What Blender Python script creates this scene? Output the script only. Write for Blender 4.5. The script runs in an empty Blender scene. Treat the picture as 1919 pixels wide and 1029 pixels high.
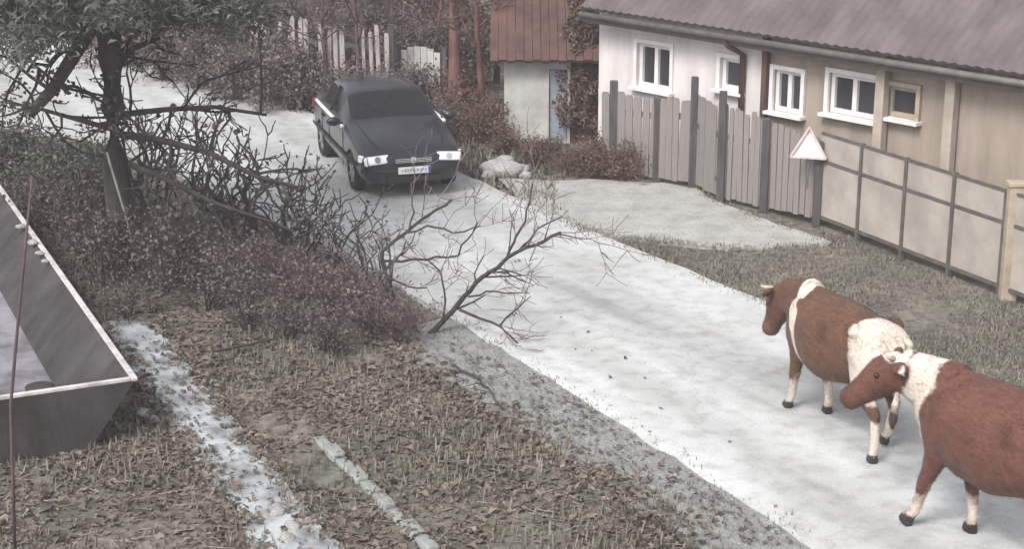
import bpy, bmesh, math, random
import numpy as np
from mathutils import Vector, Matrix, noise as mnoise

# ------------------------------------------------------------------ camera, world, sun, exposure
scene = bpy.context.scene
COL = scene.collection
H = 6.54                                   # camera height above the road
F = 3200.0 / 1919.0                        # focal length in picture widths
PITCH = math.atan(964.0 / 3200.0)

cam_d = bpy.data.cameras.new('camera')
cam_d.sensor_width = 36.0
cam_d.lens = 36.0 * F
cam_d.clip_start = 0.1
cam_d.clip_end = 900
cam = bpy.data.objects.new('camera', cam_d)
COL.objects.link(cam)
cam.location = (0, 0, H)
cam.rotation_euler = (math.pi / 2 - PITCH, 0, 0)
scene.camera = cam

SUN_EL, SUN_AZ = math.radians(48), math.radians(215)   # azimuth clockwise from +Y
world = bpy.data.worlds.new('World')
scene.world = world
world.use_nodes = True
wn, wl = world.node_tree.nodes, world.node_tree.links
wn.clear()
w_out = wn.new('ShaderNodeOutputWorld')
w_bg = wn.new('ShaderNodeBackground')
w_sky = wn.new('ShaderNodeTexSky')
w_sky.sky_type = 'NISHITA'
w_sky.sun_disc = False
w_sky.sun_elevation = SUN_EL
w_sky.sun_rotation = SUN_AZ
w_sky.air_density = 1.0
w_sky.dust_density = 4.0
w_hsv = wn.new('ShaderNodeHueSaturation')
w_hsv.inputs['Saturation'].default_value = 0.22
wl.new(w_sky.outputs[0], w_hsv.inputs['Color'])
wl.new(w_hsv.outputs[0], w_bg.inputs['Color'])
w_bg.inputs['Strength'].default_value = 0.13
wl.new(w_bg.outputs[0], w_out.inputs['Surface'])

sun_d = bpy.data.lights.new('sun', 'SUN')
sun_d.energy = 1.3
sun_d.angle = math.radians(18)
sun_d.color = (1.0, 0.95, 0.9)
sun = bpy.data.objects.new('sun', sun_d)
COL.objects.link(sun)
sdir = Vector((math.sin(SUN_AZ) * math.cos(SUN_EL), math.cos(SUN_AZ) * math.cos(SUN_EL), math.sin(SUN_EL)))
sun.rotation_euler = (-sdir).to_track_quat('-Z', 'Y').to_euler()
sun.location = (0, 0, 30)

vs = scene.view_settings
vs.view_transform = 'Standard'
vs.look = 'None'
vs.gamma = 1.0
vs.use_curve_mapping = False
vs.exposure = 0.95

# ------------------------------------------------------------------ survey helpers
# The picture's pixel grid is only used to survey where things stand on the ground.
CP, SP = math.cos(PITCH), math.sin(PITCH)

def ray(px, py):
    u = (px - 959.5) / 3200.0
    v = (py - 514.5) / 3200.0
    return Vector((u, CP - v * SP, -SP - v * CP))

def G(px, py, z=0.0):
    d = ray(px, py)
    t = (z - H) / d.z
    return Vector((d.x * t, d.y * t, z))

def PX(px, py, Y):
    d = ray(px, py)
    t = Y / d.y
    return Vector((d.x * t, Y, H + d.z * t))

def V(*a):
    return Vector(a)

# ------------------------------------------------------------------ objects
def tag(o, label=None, cat=None, group=None, kind=None):
    if label: o['label'] = label
    if cat: o['category'] = cat
    if group: o['group'] = group
    if kind: o['kind'] = kind
    return o

def empty(name, loc=(0, 0, 0), rz=0.0, label=None, cat=None, group=None):
    o = bpy.data.objects.new(name, None)
    o.empty_display_size = 0.2
    COL.objects.link(o)
    o.location = loc
    o.rotation_euler = (0, 0, rz)
    tag(o, label, cat, group)
    return o

def link_mesh(name, me, mat, parent=None, smooth=False):
    if mat is not None:
        me.materials.clear()
        me.materials.append(mat)
    if smooth:
        me.polygons.foreach_set('use_smooth', [True] * len(me.polygons))
    o = bpy.data.objects.new(name, me)
    COL.objects.link(o)
    if parent is not None:
        o.parent = parent
    return o

def np_mesh(name, verts, quads=None, tris=None):
    me = bpy.data.meshes.new(name)
    faces = []
    if quads is not None and len(quads): faces += np.asarray(quads).tolist()
    if tris is not None and len(tris): faces += np.asarray(tris).tolist()
    me.from_pydata(np.asarray(verts).tolist(), [], faces)
    me.update()
    return me

def copy_tree(o, parent=None):
    c = o.copy()
    COL.objects.link(c)
    c.parent = parent
    for ch in list(o.children):
        copy_tree(ch, c)
    return c

class MB:
    """collects shapes; build() links them as ONE mesh object"""
    def __init__(self):
        self.v = []; self.f = []
    def box(self, c, s, R=None, taper=1.0):
        b = len(self.v)
        for dz in (-.5, .5):
            k = taper if dz > 0 else 1.0
            for dx, dy in ((-.5, -.5), (.5, -.5), (.5, .5), (-.5, .5)):
                p = Vector((dx * s[0] * k, dy * s[1] * k, dz * s[2]))
                if R is not None: p = R @ p
                self.v.append(tuple(Vector(c) + p))
        for q in ((3, 2, 1, 0), (4, 5, 6, 7), (0, 1, 5, 4), (1, 2, 6, 5), (2, 3, 7, 6), (3, 0, 4, 7)):
            self.f.append(tuple(b + i for i in q))
        return self
    def bar(self, a, b, w, h, up=Vector((0, 0, 1))):
        a, b = Vector(a), Vector(b)
        d = (b - a); L = d.length; d.normalize()
        s = d.cross(up)
        if s.length < 1e-4: s = d.cross(Vector((0, 1, 0)))
        s.normalize(); u = s.cross(d)
        R = Matrix((d, s, u)).transposed()
        return self.box((a + b) / 2, (L, w, h), R)
    def tube(self, pts, rad, n=8, cap=True):
        pts = [Vector(p) for p in pts]
        if not hasattr(rad, '__len__'): rad = [rad] * len(pts)
        b = len(self.v)
        for i, p in enumerate(pts):
            d = (pts[min(i + 1, len(pts) - 1)] - pts[max(i - 1, 0)]).normalized()
            s = d.cross(Vector((0, 0, 1)))
            if s.length < 1e-3: s = d.cross(Vector((0, 1, 0)))
            s.normalize(); u = s.cross(d)
            r = rad[i]
            ra, rb = (r if hasattr(r, '__len__') else (r, r))
            for k in range(n):
                a = 2 * math.pi * k / n
                self.v.append(tuple(p + s * (ra * math.cos(a)) + u * (rb * math.sin(a))))
        for i in range(len(pts) - 1):
            for k in range(n):
                k2 = (k + 1) % n
                self.f.append((b + i * n + k, b + i * n + k2, b + (i + 1) * n + k2, b + (i + 1) * n + k))
        if cap:
            self.f.append(tuple(b + k for k in range(n))[::-1])
            e = b + (len(pts) - 1) * n
            self.f.append(tuple(e + k for k in range(n)))
        return self
    def prism(self, poly, ax):
        """poly: list of 3D points, ax: extrusion vector"""
        b = len(self.v); n = len(poly); ax = Vector(ax)
        for p in poly: self.v.append(tuple(Vector(p)))
        for p in poly: self.v.append(tuple(Vector(p) + ax))
        self.f.append(tuple(range(b, b + n))[::-1])
        self.f.append(tuple(range(b + n, b + 2 * n)))
        for k in range(n):
            k2 = (k + 1) % n
            self.f.append((b + k, b + k2, b + n + k2, b + n + k))
        return self
    def ball(self, c, r, nu=10, nv=7):
        c = Vector(c); b = len(self.v)
        rr = r if hasattr(r, '__len__') else (r, r, r)
        for j in range(nv + 1):
            t = math.pi * j / nv
            for i in range(nu):
                a = 2 * math.pi * i / nu
                self.v.append(tuple(c + Vector((rr[0] * math.sin(t) * math.cos(a), rr[1] * math.sin(t) * math.sin(a), rr[2] * math.cos(t)))))
        for j in range(nv):
            for i in range(nu):
                i2 = (i + 1) % nu
                self.f.append((b + j * nu + i, b + (j + 1) * nu + i, b + (j + 1) * nu + i2, b + j * nu + i2))
        return self
    def mesh(self, name):
        me = bpy.data.meshes.new(name)
        me.from_pydata(self.v, [], self.f)
        bm = bmesh.new(); bm.from_mesh(me)
        bmesh.ops.remove_doubles(bm, verts=bm.verts, dist=1e-6)
        bmesh.ops.recalc_face_normals(bm, faces=bm.faces)
        bm.to_mesh(me); bm.free()
        return me
    def build(self, name, mat, parent=None, smooth=False, bevel=0.0):
        o = link_mesh(name, self.mesh(name), mat, parent, smooth)
        if bevel:
            m = o.modifiers.new('bevel', 'BEVEL'); m.width = bevel; m.segments = 2; m.limit_method = 'ANGLE'
        return o

# ------------------------------------------------------------------ materials
def mat(name, base, base2=None, scale=4.0, rough=0.8, bump=0.0, bump_scale=None, metal=0.0, spec=0.4,
        detail=6.0, island=None, contrast=(0.35, 0.65), stretch=None, obj_coords=True):
    m = bpy.data.materials.new(name)
    m.use_nodes = True
    nt = m.node_tree; N, L = nt.nodes, nt.links
    b = N['Principled BSDF']
    b.inputs['Roughness'].default_value = rough
    b.inputs['Metallic'].default_value = metal
    b.inputs['Specular IOR Level'].default_value = spec
    tc = N.new('ShaderNodeTexCoord')
    mp = N.new('ShaderNodeMapping')
    L.new(tc.outputs['Object'], mp.inputs['Vector'])
    if stretch: mp.inputs['Scale'].default_value = stretch
    nz = N.new('ShaderNodeTexNoise')
    nz.inputs['Scale'].default_value = scale
    nz.inputs['Detail'].default_value = detail
    nz.inputs['Roughness'].default_value = 0.6
    L.new(mp.outputs[0], nz.inputs['Vector'])
    rp = N.new('ShaderNodeValToRGB')
    if base2 is None: base2 = tuple(c * 0.75 for c in base)
    rp.color_ramp.elements[0].position = contrast[0]
    rp.color_ramp.elements[1].position = contrast[1]
    rp.color_ramp.elements[0].color = (*base2, 1)
    rp.color_ramp.elements[1].color = (*base, 1)
    L.new(nz.outputs['Fac'], rp.inputs['Fac'])
    col = rp.outputs['Color']
    if island:
        geo = N.new('ShaderNodeNewGeometry')
        r2 = N.new('ShaderNodeValToRGB')
        els = r2.color_ramp.elements
        while len(els) < len(island): els.new(0.5)
        for i, c in enumerate(island):
            els[i].position = i / (len(island) - 1)
            els[i].color = (*c, 1)
        L.new(geo.outputs['Random Per Island'], r2.inputs['Fac'])
        mx = N.new('ShaderNodeMixRGB'); mx.inputs[0].default_value = 0.55
        L.new(col, mx.inputs[1]); L.new(r2.outputs[0], mx.inputs[2])
        col = mx.outputs[0]
    L.new(col, b.inputs['Base Color'])
    if bump:
        n2 = N.new('ShaderNodeTexNoise')
        n2.inputs['Scale'].default_value = bump_scale or scale * 6
        n2.inputs['Detail'].default_value = 4
        L.new(mp.outputs[0], n2.inputs['Vector'])
        bp = N.new('ShaderNodeBump'); bp.inputs['Strength'].default_value = bump
        bp.inputs['Distance'].default_value = 0.02
        L.new(n2.outputs['Fac'], bp.inputs['Height'])
        L.new(bp.outputs[0], b.inputs['Normal'])
    return m

def ramp_node(N, stops):
    r = N.new('ShaderNodeValToRGB'); e = r.color_ramp.elements
    while len(e) < len(stops): e.new(0.5)
    for i, (p, c) in enumerate(stops):
        e[i].position = p; e[i].color = (*c, 1)
    return r

def ground_material():
    m = bpy.data.materials.new('soil and dead grass'); m.use_nodes = True
    nt = m.node_tree; N, L = nt.nodes, nt.links; b = N['Principled BSDF']
    b.inputs['Roughness'].default_value = 0.95
    b.inputs['Specular IOR Level'].default_value = 0.15
    tc = N.new('ShaderNodeTexCoord')
    def nz(s, d=6):
        n = N.new('ShaderNodeTexNoise'); n.inputs['Scale'].default_value = s; n.inputs['Detail'].default_value = d
        L.new(tc.outputs['Object'], n.inputs['Vector']); return n
    a = nz(0.45, 5); f = nz(9, 8); g = nz(1.3, 4)
    r1 = ramp_node(N, [(0.3, (0.09, 0.077, 0.07)), (0.5, (0.155, 0.135, 0.12)), (0.7, (0.22, 0.195, 0.172))])
    L.new(f.outputs['Fac'], r1.inputs['Fac'])
    r2 = ramp_node(N, [(0.42, (0, 0, 0)), (0.62, (1, 1, 1))])
    L.new(a.outputs['Fac'], r2.inputs['Fac'])
    r3 = ramp_node(N, [(0.3, (0.08, 0.082, 0.068)), (0.7, (0.16, 0.155, 0.13))])
    L.new(f.outputs['Fac'], r3.inputs['Fac'])
    mx = N.new('ShaderNodeMixRGB'); L.new(r2.outputs[0], mx.inputs[0]); L.new(r1.outputs[0], mx.inputs[1]); L.new(r3.outputs[0], mx.inputs[2])
    r4 = ramp_node(N, [(0.35, (0.7, 0.7, 0.7)), (0.65, (1.2, 1.2, 1.2))])
    L.new(g.outputs['Fac'], r4.inputs['Fac'])
    m2 = N.new('ShaderNodeMixRGB'); m2.blend_type = 'MULTIPLY'; m2.inputs[0].default_value = 1
    L.new(mx.outputs[0], m2.inputs[1]); L.new(r4.outputs[0], m2.inputs[2])
    L.new(m2.outputs[0], b.inputs['Base Color'])
    bp = N.new('ShaderNodeBump'); bp.inputs['Strength'].default_value = 0.8; bp.inputs['Distance'].default_value = 0.05
    L.new(f.outputs['Fac'], bp.inputs['Height']); L.new(bp.outputs[0], b.inputs['Normal'])
    return m

def road_material():
    m = bpy.data.materials.new('worn pale concrete road'); m.use_nodes = True
    nt = m.node_tree; N, L = nt.nodes, nt.links; b = N['Principled BSDF']
    b.inputs['Specular IOR Level'].default_value = 0.5
    tc = N.new('ShaderNodeTexCoord')
    mp = N.new('ShaderNodeMapping'); L.new(tc.outputs['Object'], mp.inputs['Vector'])
    mp.inputs['Rotation'].default_value = (0, 0, -math.radians(31))
    mp2 = N.new('ShaderNodeMapping'); L.new(mp.outputs[0], mp2.inputs['Vector'])
    mp2.inputs['Scale'].default_value = (1.5, 0.12, 1)
    def nz(s, d, src):
        n = N.new('ShaderNodeTexNoise'); n.inputs['Scale'].default_value = s; n.inputs['Detail'].default_value = d
        L.new(src, n.inputs['Vector']); return n
    a = nz(0.9, 5, mp2.outputs[0]); f = nz(38, 8, tc.outputs['Object']); g = nz(0.55, 5, tc.outputs['Object'])
    r1 = ramp_node(N, [(0.32, (0.33, 0.34, 0.345)), (0.52, (0.47, 0.485, 0.49)), (0.72, (0.56, 0.575, 0.58))])
    L.new(a.outputs['Fac'], r1.inputs['Fac'])
    r2 = ramp_node(N, [(0.3, (0.86, 0.855, 0.85)), (0.6, (1.05, 1.05, 1.05))])
    L.new(f.outputs['Fac'], r2.inputs['Fac'])
    r3 = ramp_node(N, [(0.35, (0.92, 0.91, 0.89)), (0.6, (1.03, 1.03, 1.03))])
    L.new(g.outputs['Fac'], r3.inputs['Fac'])
    k = nz(4.5, 9, tc.outputs['Object'])
    r5 = ramp_node(N, [(0.32, (0.80, 0.79, 0.775)), (0.52, (1.0, 1.0, 1.0)), (0.7, (1.05, 1.05, 1.05))])
    L.new(k.outputs['Fac'], r5.inputs['Fac'])
    wv = N.new('ShaderNodeVectorMath'); wv.operation = 'MULTIPLY_ADD'      # wandering hairline cracks
    L.new(k.outputs['Color'], wv.inputs[0]); wv.inputs[1].default_value = (.5, .5, 0); L.new(tc.outputs['Object'], wv.inputs[2])
    vo = N.new('ShaderNodeTexVoronoi'); vo.feature = 'DISTANCE_TO_EDGE'; vo.inputs['Scale'].default_value = 0.42
    L.new(wv.outputs[0], vo.inputs['Vector'])
    r6 = ramp_node(N, [(0.0, (0.86, 0.85, 0.84)), (0.007, (1.0, 1.0, 1.0))])
    L.new(vo.outputs['Distance'], r6.inputs['Fac'])
    e0, e1 = G(1500, 1010), G(1000, 690); td = (e1 - e0).normalized(); tn = Vector((td.y, -td.x, 0))
    cen = (e1.dot(tn) + G(1450, 572).dot(tn)) / 2
    dt = N.new('ShaderNodeVectorMath'); dt.operation = 'DOT_PRODUCT'; dt.inputs[1].default_value = tn
    wob = N.new('ShaderNodeVectorMath'); wob.operation = 'MULTIPLY_ADD'; wob.inputs[1].default_value = (.35, .35, 0)
    L.new(g.outputs['Color'], wob.inputs[0]); L.new(tc.outputs['Object'], wob.inputs[2]); L.new(wob.outputs[0], dt.inputs[0])
    sb = N.new('ShaderNodeMath'); sb.operation = 'SUBTRACT'; L.new(dt.outputs['Value'], sb.inputs[0]); sb.inputs[1].default_value = cen
    ab_ = N.new('ShaderNodeMath'); ab_.operation = 'ABSOLUTE'; L.new(sb.outputs[0], ab_.inputs[0])
    dv = N.new('ShaderNodeMath'); dv.operation = 'DIVIDE'; L.new(ab_.outputs[0], dv.inputs[0]); dv.inputs[1].default_value = 4.0
    r7 = ramp_node(N, [(0.10, (1, 1, 1)), (0.175, (.87, .865, .86)), (0.215, (.87, .865, .86)), (0.30, (1, 1, 1)), (0.5, (1, 1, 1)), (0.72, (.84, .83, .80))])
    L.new(dv.outputs[0], r7.inputs['Fac'])
    c = r1.outputs[0]
    for r in (r2, r3, r5, r6, r7):
        mx = N.new('ShaderNodeMixRGB'); mx.blend_type = 'MULTIPLY'; mx.inputs[0].default_value = 1
        L.new(c, mx.inputs[1]); L.new(r.outputs[0], mx.inputs[2]); c = mx.outputs[0]
    L.new(c, b.inputs['Base Color'])
    rr = N.new('ShaderNodeMapRange'); rr.inputs['To Min'].default_value = 0.45; rr.inputs['To Max'].default_value = 0.8
    L.new(g.outputs['Fac'], rr.inputs['Value']); L.new(rr.outputs[0], b.inputs['Roughness'])
    bp = N.new('ShaderNodeBump'); bp.inputs['Strength'].default_value = 0.35; bp.inputs['Distance'].default_value = 0.01
    L.new(f.outputs['Fac'], bp.inputs['Height']); L.new(bp.outputs[0], b.inputs['Normal'])
    return m

def simple(name, c, rough=0.5, metal=0.0, spec=0.5, coat=0.0, trans=0.0):
    m = mat(name, c, tuple(x * 0.88 for x in c), scale=7, rough=rough, metal=metal, spec=spec)
    b = m.node_tree.nodes['Principled BSDF']
    b.inputs['Coat Weight'].default_value = coat
    b.inputs['Transmission Weight'].default_value = trans
    return m

def cow_material(name, brown, brown2):
    m = bpy.data.materials.new(name); m.use_nodes = True
    nt = m.node_tree; N, L = nt.nodes, nt.links; b = N['Principled BSDF']
    b.inputs['Roughness'].default_value = 0.75
    b.inputs['Specular IOR Level'].default_value = 0.25
    b.inputs['Sheen Weight'].default_value = 0.08
    tc = N.new('ShaderNodeTexCoord')
    n1 = N.new('ShaderNodeTexNoise'); n1.inputs['Scale'].default_value = 5.5; n1.inputs['Detail'].default_value = 8; n1.inputs['Roughness'].default_value = 0.68
    L.new(tc.outputs['Object'], n1.inputs['Vector'])
    n2 = N.new('ShaderNodeTexNoise'); n2.inputs['Scale'].default_value = 45; n2.inputs['Detail'].default_value = 4
    mp = N.new('ShaderNodeMapping'); mp.inputs['Scale'].default_value = (0.35, 1, 1)
    L.new(tc.outputs['Object'], mp.inputs['Vector']); L.new(mp.outputs[0], n2.inputs['Vector'])
    rb = ramp_node(N, [(0.3, brown2), (0.7, brown)])
    L.new(n1.outputs['Fac'], rb.inputs['Fac'])
    at = N.new('ShaderNodeAttribute'); at.attribute_name = 'white'
    ad = N.new('ShaderNodeMath'); ad.operation = 'MULTIPLY_ADD'
    L.new(n1.outputs['Fac'], ad.inputs[0]); ad.inputs[1].default_value = 0.85; L.new(at.outputs['Fac'], ad.inputs[2])
    rw = N.new('ShaderNodeMapRange'); rw.inputs['From Min'].default_value = 0.82; rw.inputs['From Max'].default_value = 1.0
    L.new(ad.outputs[0], rw.inputs['Value'])
    mx = N.new('ShaderNodeMixRGB'); L.new(rw.outputs[0], mx.inputs[0]); L.new(rb.outputs[0], mx.inputs[1])
    mx.inputs[2].default_value = (0.62, 0.55, 0.49, 1)
    dk = N.new('ShaderNodeAttribute'); dk.attribute_name = 'dark'
    m2 = N.new('ShaderNodeMixRGB'); L.new(dk.outputs['Fac'], m2.inputs[0]); L.new(mx.outputs[0], m2.inputs[1])
    m2.inputs[2].default_value = (0.035, 0.03, 0.03, 1)
    hair = ramp_node(N, [(0.3, (0.82, 0.82, 0.82)), (0.7, (1.08, 1.08, 1.08))]); L.new(n2.outputs['Fac'], hair.inputs['Fac'])
    n4 = N.new('ShaderNodeTexNoise'); n4.inputs['Scale'].default_value = 3.1; n4.inputs['Detail'].default_value = 9; n4.inputs['Roughness'].default_value = 0.7
    L.new(tc.outputs['Object'], n4.inputs['Vector'])
    mud = ramp_node(N, [(0.52, (1, 1, 1)), (0.70, (.62, .55, .48))]); L.new(n4.outputs['Fac'], mud.inputs['Fac'])
    m4 = N.new('ShaderNodeMixRGB'); m4.blend_type = 'MULTIPLY'; m4.inputs[0].default_value = 1
    L.new(m2.outputs[0], m4.inputs[1]); L.new(mud.outputs[0], m4.inputs[2])
    m3 = N.new('ShaderNodeMixRGB'); m3.blend_type = 'MULTIPLY'; m3.inputs[0].default_value = 1
    L.new(m4.outputs[0], m3.inputs[1]); L.new(hair.outputs[0], m3.inputs[2])
    L.new(m3.outputs[0], b.inputs['Base Color'])
    bp = N.new('ShaderNodeBump'); bp.inputs['Strength'].default_value = 0.55; bp.inputs['Distance'].default_value = 0.012
    L.new(n2.outputs['Fac'], bp.inputs['Height']); L.new(bp.outputs[0], b.inputs['Normal'])
    return m

M = {}
M['ground'] = ground_material()
M['road'] = road_material()
M['drive'] = mat('pale gravelly drive', (0.40, 0.40, 0.385), (0.27, 0.27, 0.255), 2.2, 0.9, 0.5, 30)
M['shoulder'] = mat('grey gravel', (0.27, 0.275, 0.27), (0.15, 0.155, 0.15), 5, 0.95, 0.8, 40)
M['path'] = mat('wet pale concrete', (0.42, 0.45, 0.47), (0.15, 0.155, 0.16), 2.6, 0.55, 0.6, 25, contrast=(0.36, 0.60), detail=9)
M['kerb'] = mat('kerb stone', (0.34, 0.36, 0.35), (0.17, 0.18, 0.17), 4, 0.9, 0.5)
M['bark'] = mat('dark bark', (0.075, 0.064, 0.06), (0.035, 0.03, 0.03), 9, 0.9, 0.8, 30, stretch=(1, 1, 0.3))
M['twig'] = mat('brown twigs', (0.125, 0.085, 0.09), (0.065, 0.044, 0.049), 3, 0.9)
M['twig_dark'] = mat('dark twigs', (0.06, 0.052, 0.052), (0.03, 0.026, 0.028), 3, 0.9)
M['twig_pale'] = mat('grey pink twigs', (0.17, 0.135, 0.135), (0.10, 0.078, 0.08), 3, 0.9)
M['twig_red'] = mat('rust twigs', (0.19, 0.095, 0.083), (0.075, 0.042, 0.04), 7, 0.9, .6, 20, stretch=(1, 1, .3))
M['leaf_brown'] = mat('dry leaves', (0.17, 0.132, 0.122), (0.085, 0.065, 0.066), 2.2, 0.85,
                      island=[(0.05, 0.042, 0.044), (0.11, 0.086, 0.08), (0.17, 0.145, 0.128), (0.125, 0.105, 0.104), (0.26, 0.235, 0.21)])
M['leaf_litter'] = mat('leaf litter', (0.205, 0.165, 0.138), (0.082, 0.072, 0.056), 1.1, 0.85, contrast=(.38, .6),
                       island=[(0.045, 0.036, 0.032), (0.115, 0.085, 0.072), (0.17, 0.14, 0.118), (0.105, 0.10, 0.078), (0.145, 0.108, 0.098), (0.28, 0.24, 0.215)])
M['grass'] = mat('dead grass', (0.20, 0.185, 0.15), (0.10, 0.10, 0.078), 0.7, 0.9,
                 island=[(0.085, 0.088, 0.062), (0.15, 0.14, 0.11), (0.21, 0.185, 0.155), (0.30, 0.275, 0.24)])
M['needle'] = mat('grey green needles', (0.16, 0.17, 0.15), (0.08, 0.088, 0.076), 1.4, 0.8,
                  island=[(0.06, 0.068, 0.055), (0.11, 0.122, 0.10), (0.18, 0.185, 0.165)])
M['evergreen'] = mat('dull evergreen leaves', (0.12, 0.125, 0.10), (0.05, 0.055, 0.045), 1.4, 0.8,
                     island=[(0.045, 0.05, 0.04), (0.10, 0.105, 0.085), (0.16, 0.16, 0.135)])
M['leaf_rust'] = mat('rusty leaves', (0.17, 0.10, 0.082), (0.08, 0.052, 0.046), 2, 0.85,
                     island=[(0.07, 0.045, 0.04), (0.14, 0.083, 0.07), (0.22, 0.155, 0.13)])
M['plaster_white'] = mat('white plaster', (0.66, 0.62, 0.62), (0.47, 0.44, 0.435), 2.2, 0.9, 0.3, stretch=(1.6, 1.6, .35), contrast=(.25, .6), detail=9)
M['plaster_beige'] = mat('beige plaster', (0.33, 0.275, 0.235), (0.22, 0.185, 0.155), 2.2, 0.9, 0.3, stretch=(1.6, 1.6, .35), contrast=(.25, .6), detail=9)
M['pilaster'] = mat('pale plaster', (0.42, 0.36, 0.31), (0.30, 0.26, 0.22), 2.2, 0.9, 0.3)
M['fence_sheet'] = mat('grey brown fence sheet', (0.40, 0.355, 0.32), (0.27, 0.24, 0.215), 1.6, 0.8, 0.3, 9, detail=9)
M['pink_rim'] = mat('faded red border', (0.50, 0.36, 0.35), (0.6, 0.52, 0.52), 9, 0.7)
M['roof'] = mat('mauve grey roofing', (0.135, 0.108, 0.115), (0.075, 0.06, 0.064), 1.6, 0.85, 0.6, 18, stretch=(1, .5, 1), detail=9, contrast=(.3, .6))
M['roof_brown'] = mat('rust brown roofing', (0.115, 0.062, 0.052), (0.06, 0.034, 0.031), 2.5, 0.85, 0.6, 14)
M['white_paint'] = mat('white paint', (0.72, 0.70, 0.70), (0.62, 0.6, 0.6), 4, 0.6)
M['pale_wall'] = mat('chalky wall', (0.52, 0.52, 0.50), (0.36, 0.35, 0.34), 2.5, 0.9, 0.3)
M['blue_door'] = mat('blue grey paint', (0.30, 0.34, 0.40), (0.22, 0.24, 0.29), 5, 0.6)
M['brown_wood'] = mat('brown stained wood', (0.12, 0.065, 0.055), (0.07, 0.04, 0.036), 5, 0.8, stretch=(1, 1, .3))
M['pane'] = mat('window pane', (0.05, 0.05, 0.06), (0.035, 0.035, 0.04), 1, 0.08, spec=0.6)
M['curtain'] = mat('curtain', (0.20, 0.17, 0.18), (0.12, 0.10, 0.11), 3, 0.9)
M['board'] = mat('weathered grey board', (0.31, 0.28, 0.27), (0.16, 0.145, 0.142), 3, 0.9, 0.5, 30, stretch=(6, 6, .5))
M['board_dark'] = mat('dark weathered post', (0.10, 0.09, 0.095), (0.055, 0.05, 0.052), 4, 0.9, 0.5, 30, stretch=(4, 4, .5))
M['board_pale'] = mat('bleached board', (0.46, 0.42, 0.42), (0.27, 0.235, 0.235), 2.5, 0.9, 0.4, 30, stretch=(4, 4, .6))
M['steel'] = mat('dull steel', (0.17, 0.155, 0.145), (0.11, 0.10, 0.095), 6, 0.6, metal=0.4)
M['wire'] = mat('galvanised wire', (0.33, 0.31, 0.30), (0.25, 0.24, 0.23), 6, 0.6, metal=0.3)
M['cream'] = mat('cream painted post', (0.40, 0.34, 0.26), (0.28, 0.235, 0.18), 4, 0.8)
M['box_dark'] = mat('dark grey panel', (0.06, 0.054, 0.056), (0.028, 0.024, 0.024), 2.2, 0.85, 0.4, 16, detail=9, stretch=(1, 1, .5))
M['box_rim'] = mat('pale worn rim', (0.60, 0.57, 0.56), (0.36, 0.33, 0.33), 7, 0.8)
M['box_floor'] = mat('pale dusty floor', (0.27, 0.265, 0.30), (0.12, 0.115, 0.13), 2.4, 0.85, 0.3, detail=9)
M['stone'] = mat('pale stone', (0.46, 0.45, 0.44), (0.28, 0.27, 0.27), 6, 0.9, 0.6)
M['car_paint'] = simple('dark blue grey car paint', (0.014, 0.015, 0.023), 0.32, 0.0, 0.4, coat=0.5)
M['car_glass'] = simple('tinted car glass', (0.014, 0.015, 0.018), 0.06, 0, 0.35)
M['car_black'] = simple('black plastic', (0.018, 0.018, 0.02), 0.6)
M['rubber'] = simple('tyre rubber', (0.02, 0.02, 0.021), 0.85)
M['rim'] = simple('silver wheel cover', (0.35, 0.35, 0.37), 0.4, 0.6)
M['chrome'] = simple('bright trim', (0.75, 0.75, 0.75), 0.3, 0.5)
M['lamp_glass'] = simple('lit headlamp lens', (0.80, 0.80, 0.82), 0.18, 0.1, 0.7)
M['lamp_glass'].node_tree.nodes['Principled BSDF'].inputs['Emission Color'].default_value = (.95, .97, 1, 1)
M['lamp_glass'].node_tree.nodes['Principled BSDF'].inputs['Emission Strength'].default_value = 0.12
M['plate'] = simple('white plate', (0.75, 0.75, 0.76), 0.5)
M['ink'] = simple('worn lettering', (0.16, 0.16, 0.17), 0.6)
M['plate_blue'] = simple('blue plate band', (0.03, 0.06, 0.3), 0.5)
M['cow_a'] = cow_material('red brown and white hide', (0.155, 0.068, 0.05), (0.095, 0.04, 0.031))
M['cow_b'] = cow_material('tan brown and white hide', (0.15, 0.076, 0.048), (0.09, 0.043, 0.028))
M['horn'] = mat('horn', (0.55, 0.47, 0.38), (0.3, 0.25, 0.2), 12, 0.5)
M['eye'] = simple('dark eye', (0.01, 0.008, 0.008), 0.1)

# ------------------------------------------------------------------ ground, road and paved strips
rngn = np.random.default_rng(7)

def gh(x, y):
    x = np.asarray(x, float); y = np.asarray(y, float)
    b = (np.sin(1.7 * x + .6 * y) * .016 + np.sin(2.9 * y - 1.1 * x + 1) * .014 + np.sin(5.3 * x + 3.1 * y) * .009
         + np.sin(.5 * x - .8 * y + 2) * .012)
    return -0.055 + b * 0.75

def nonuni(lo, hi, near_lo, near_hi, step):
    a = list(np.arange(near_lo, near_hi + 1e-6, step))
    s = step; x = near_hi
    while x < hi:
        s *= 1.5; x += s; a.append(min(x, hi))
    s = step; x = near_lo; b = []
    while x > lo:
        s *= 1.5; x -= s; b.append(max(x, lo))
    return np.array(b[::-1] + a)

gx = nonuni(-400, 400, -16, 16, .22); gy = nonuni(-300, 700, 9, 52, .22)
XX, YY = np.meshgrid(gx, gy)
fade = np.clip(1 - (np.hypot(XX, YY - 28) - 40) / 40, 0, 1)
ZZ = np.where(fade > 0, gh(XX, YY) * fade + (-0.055) * (1 - fade), -0.055)
nx, ny = len(gx), len(gy)
idx = np.arange(nx * ny).reshape(ny, nx)
quads = np.stack([idx[:-1, :-1], idx[:-1, 1:], idx[1:, 1:], idx[1:, :-1]], -1).reshape(-1, 4)
g_me = np_mesh('ground', np.stack([XX, YY, ZZ], -1).reshape(-1, 3), quads)
tag(link_mesh('ground', g_me, M['ground'], smooth=True), kind='structure')

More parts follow.
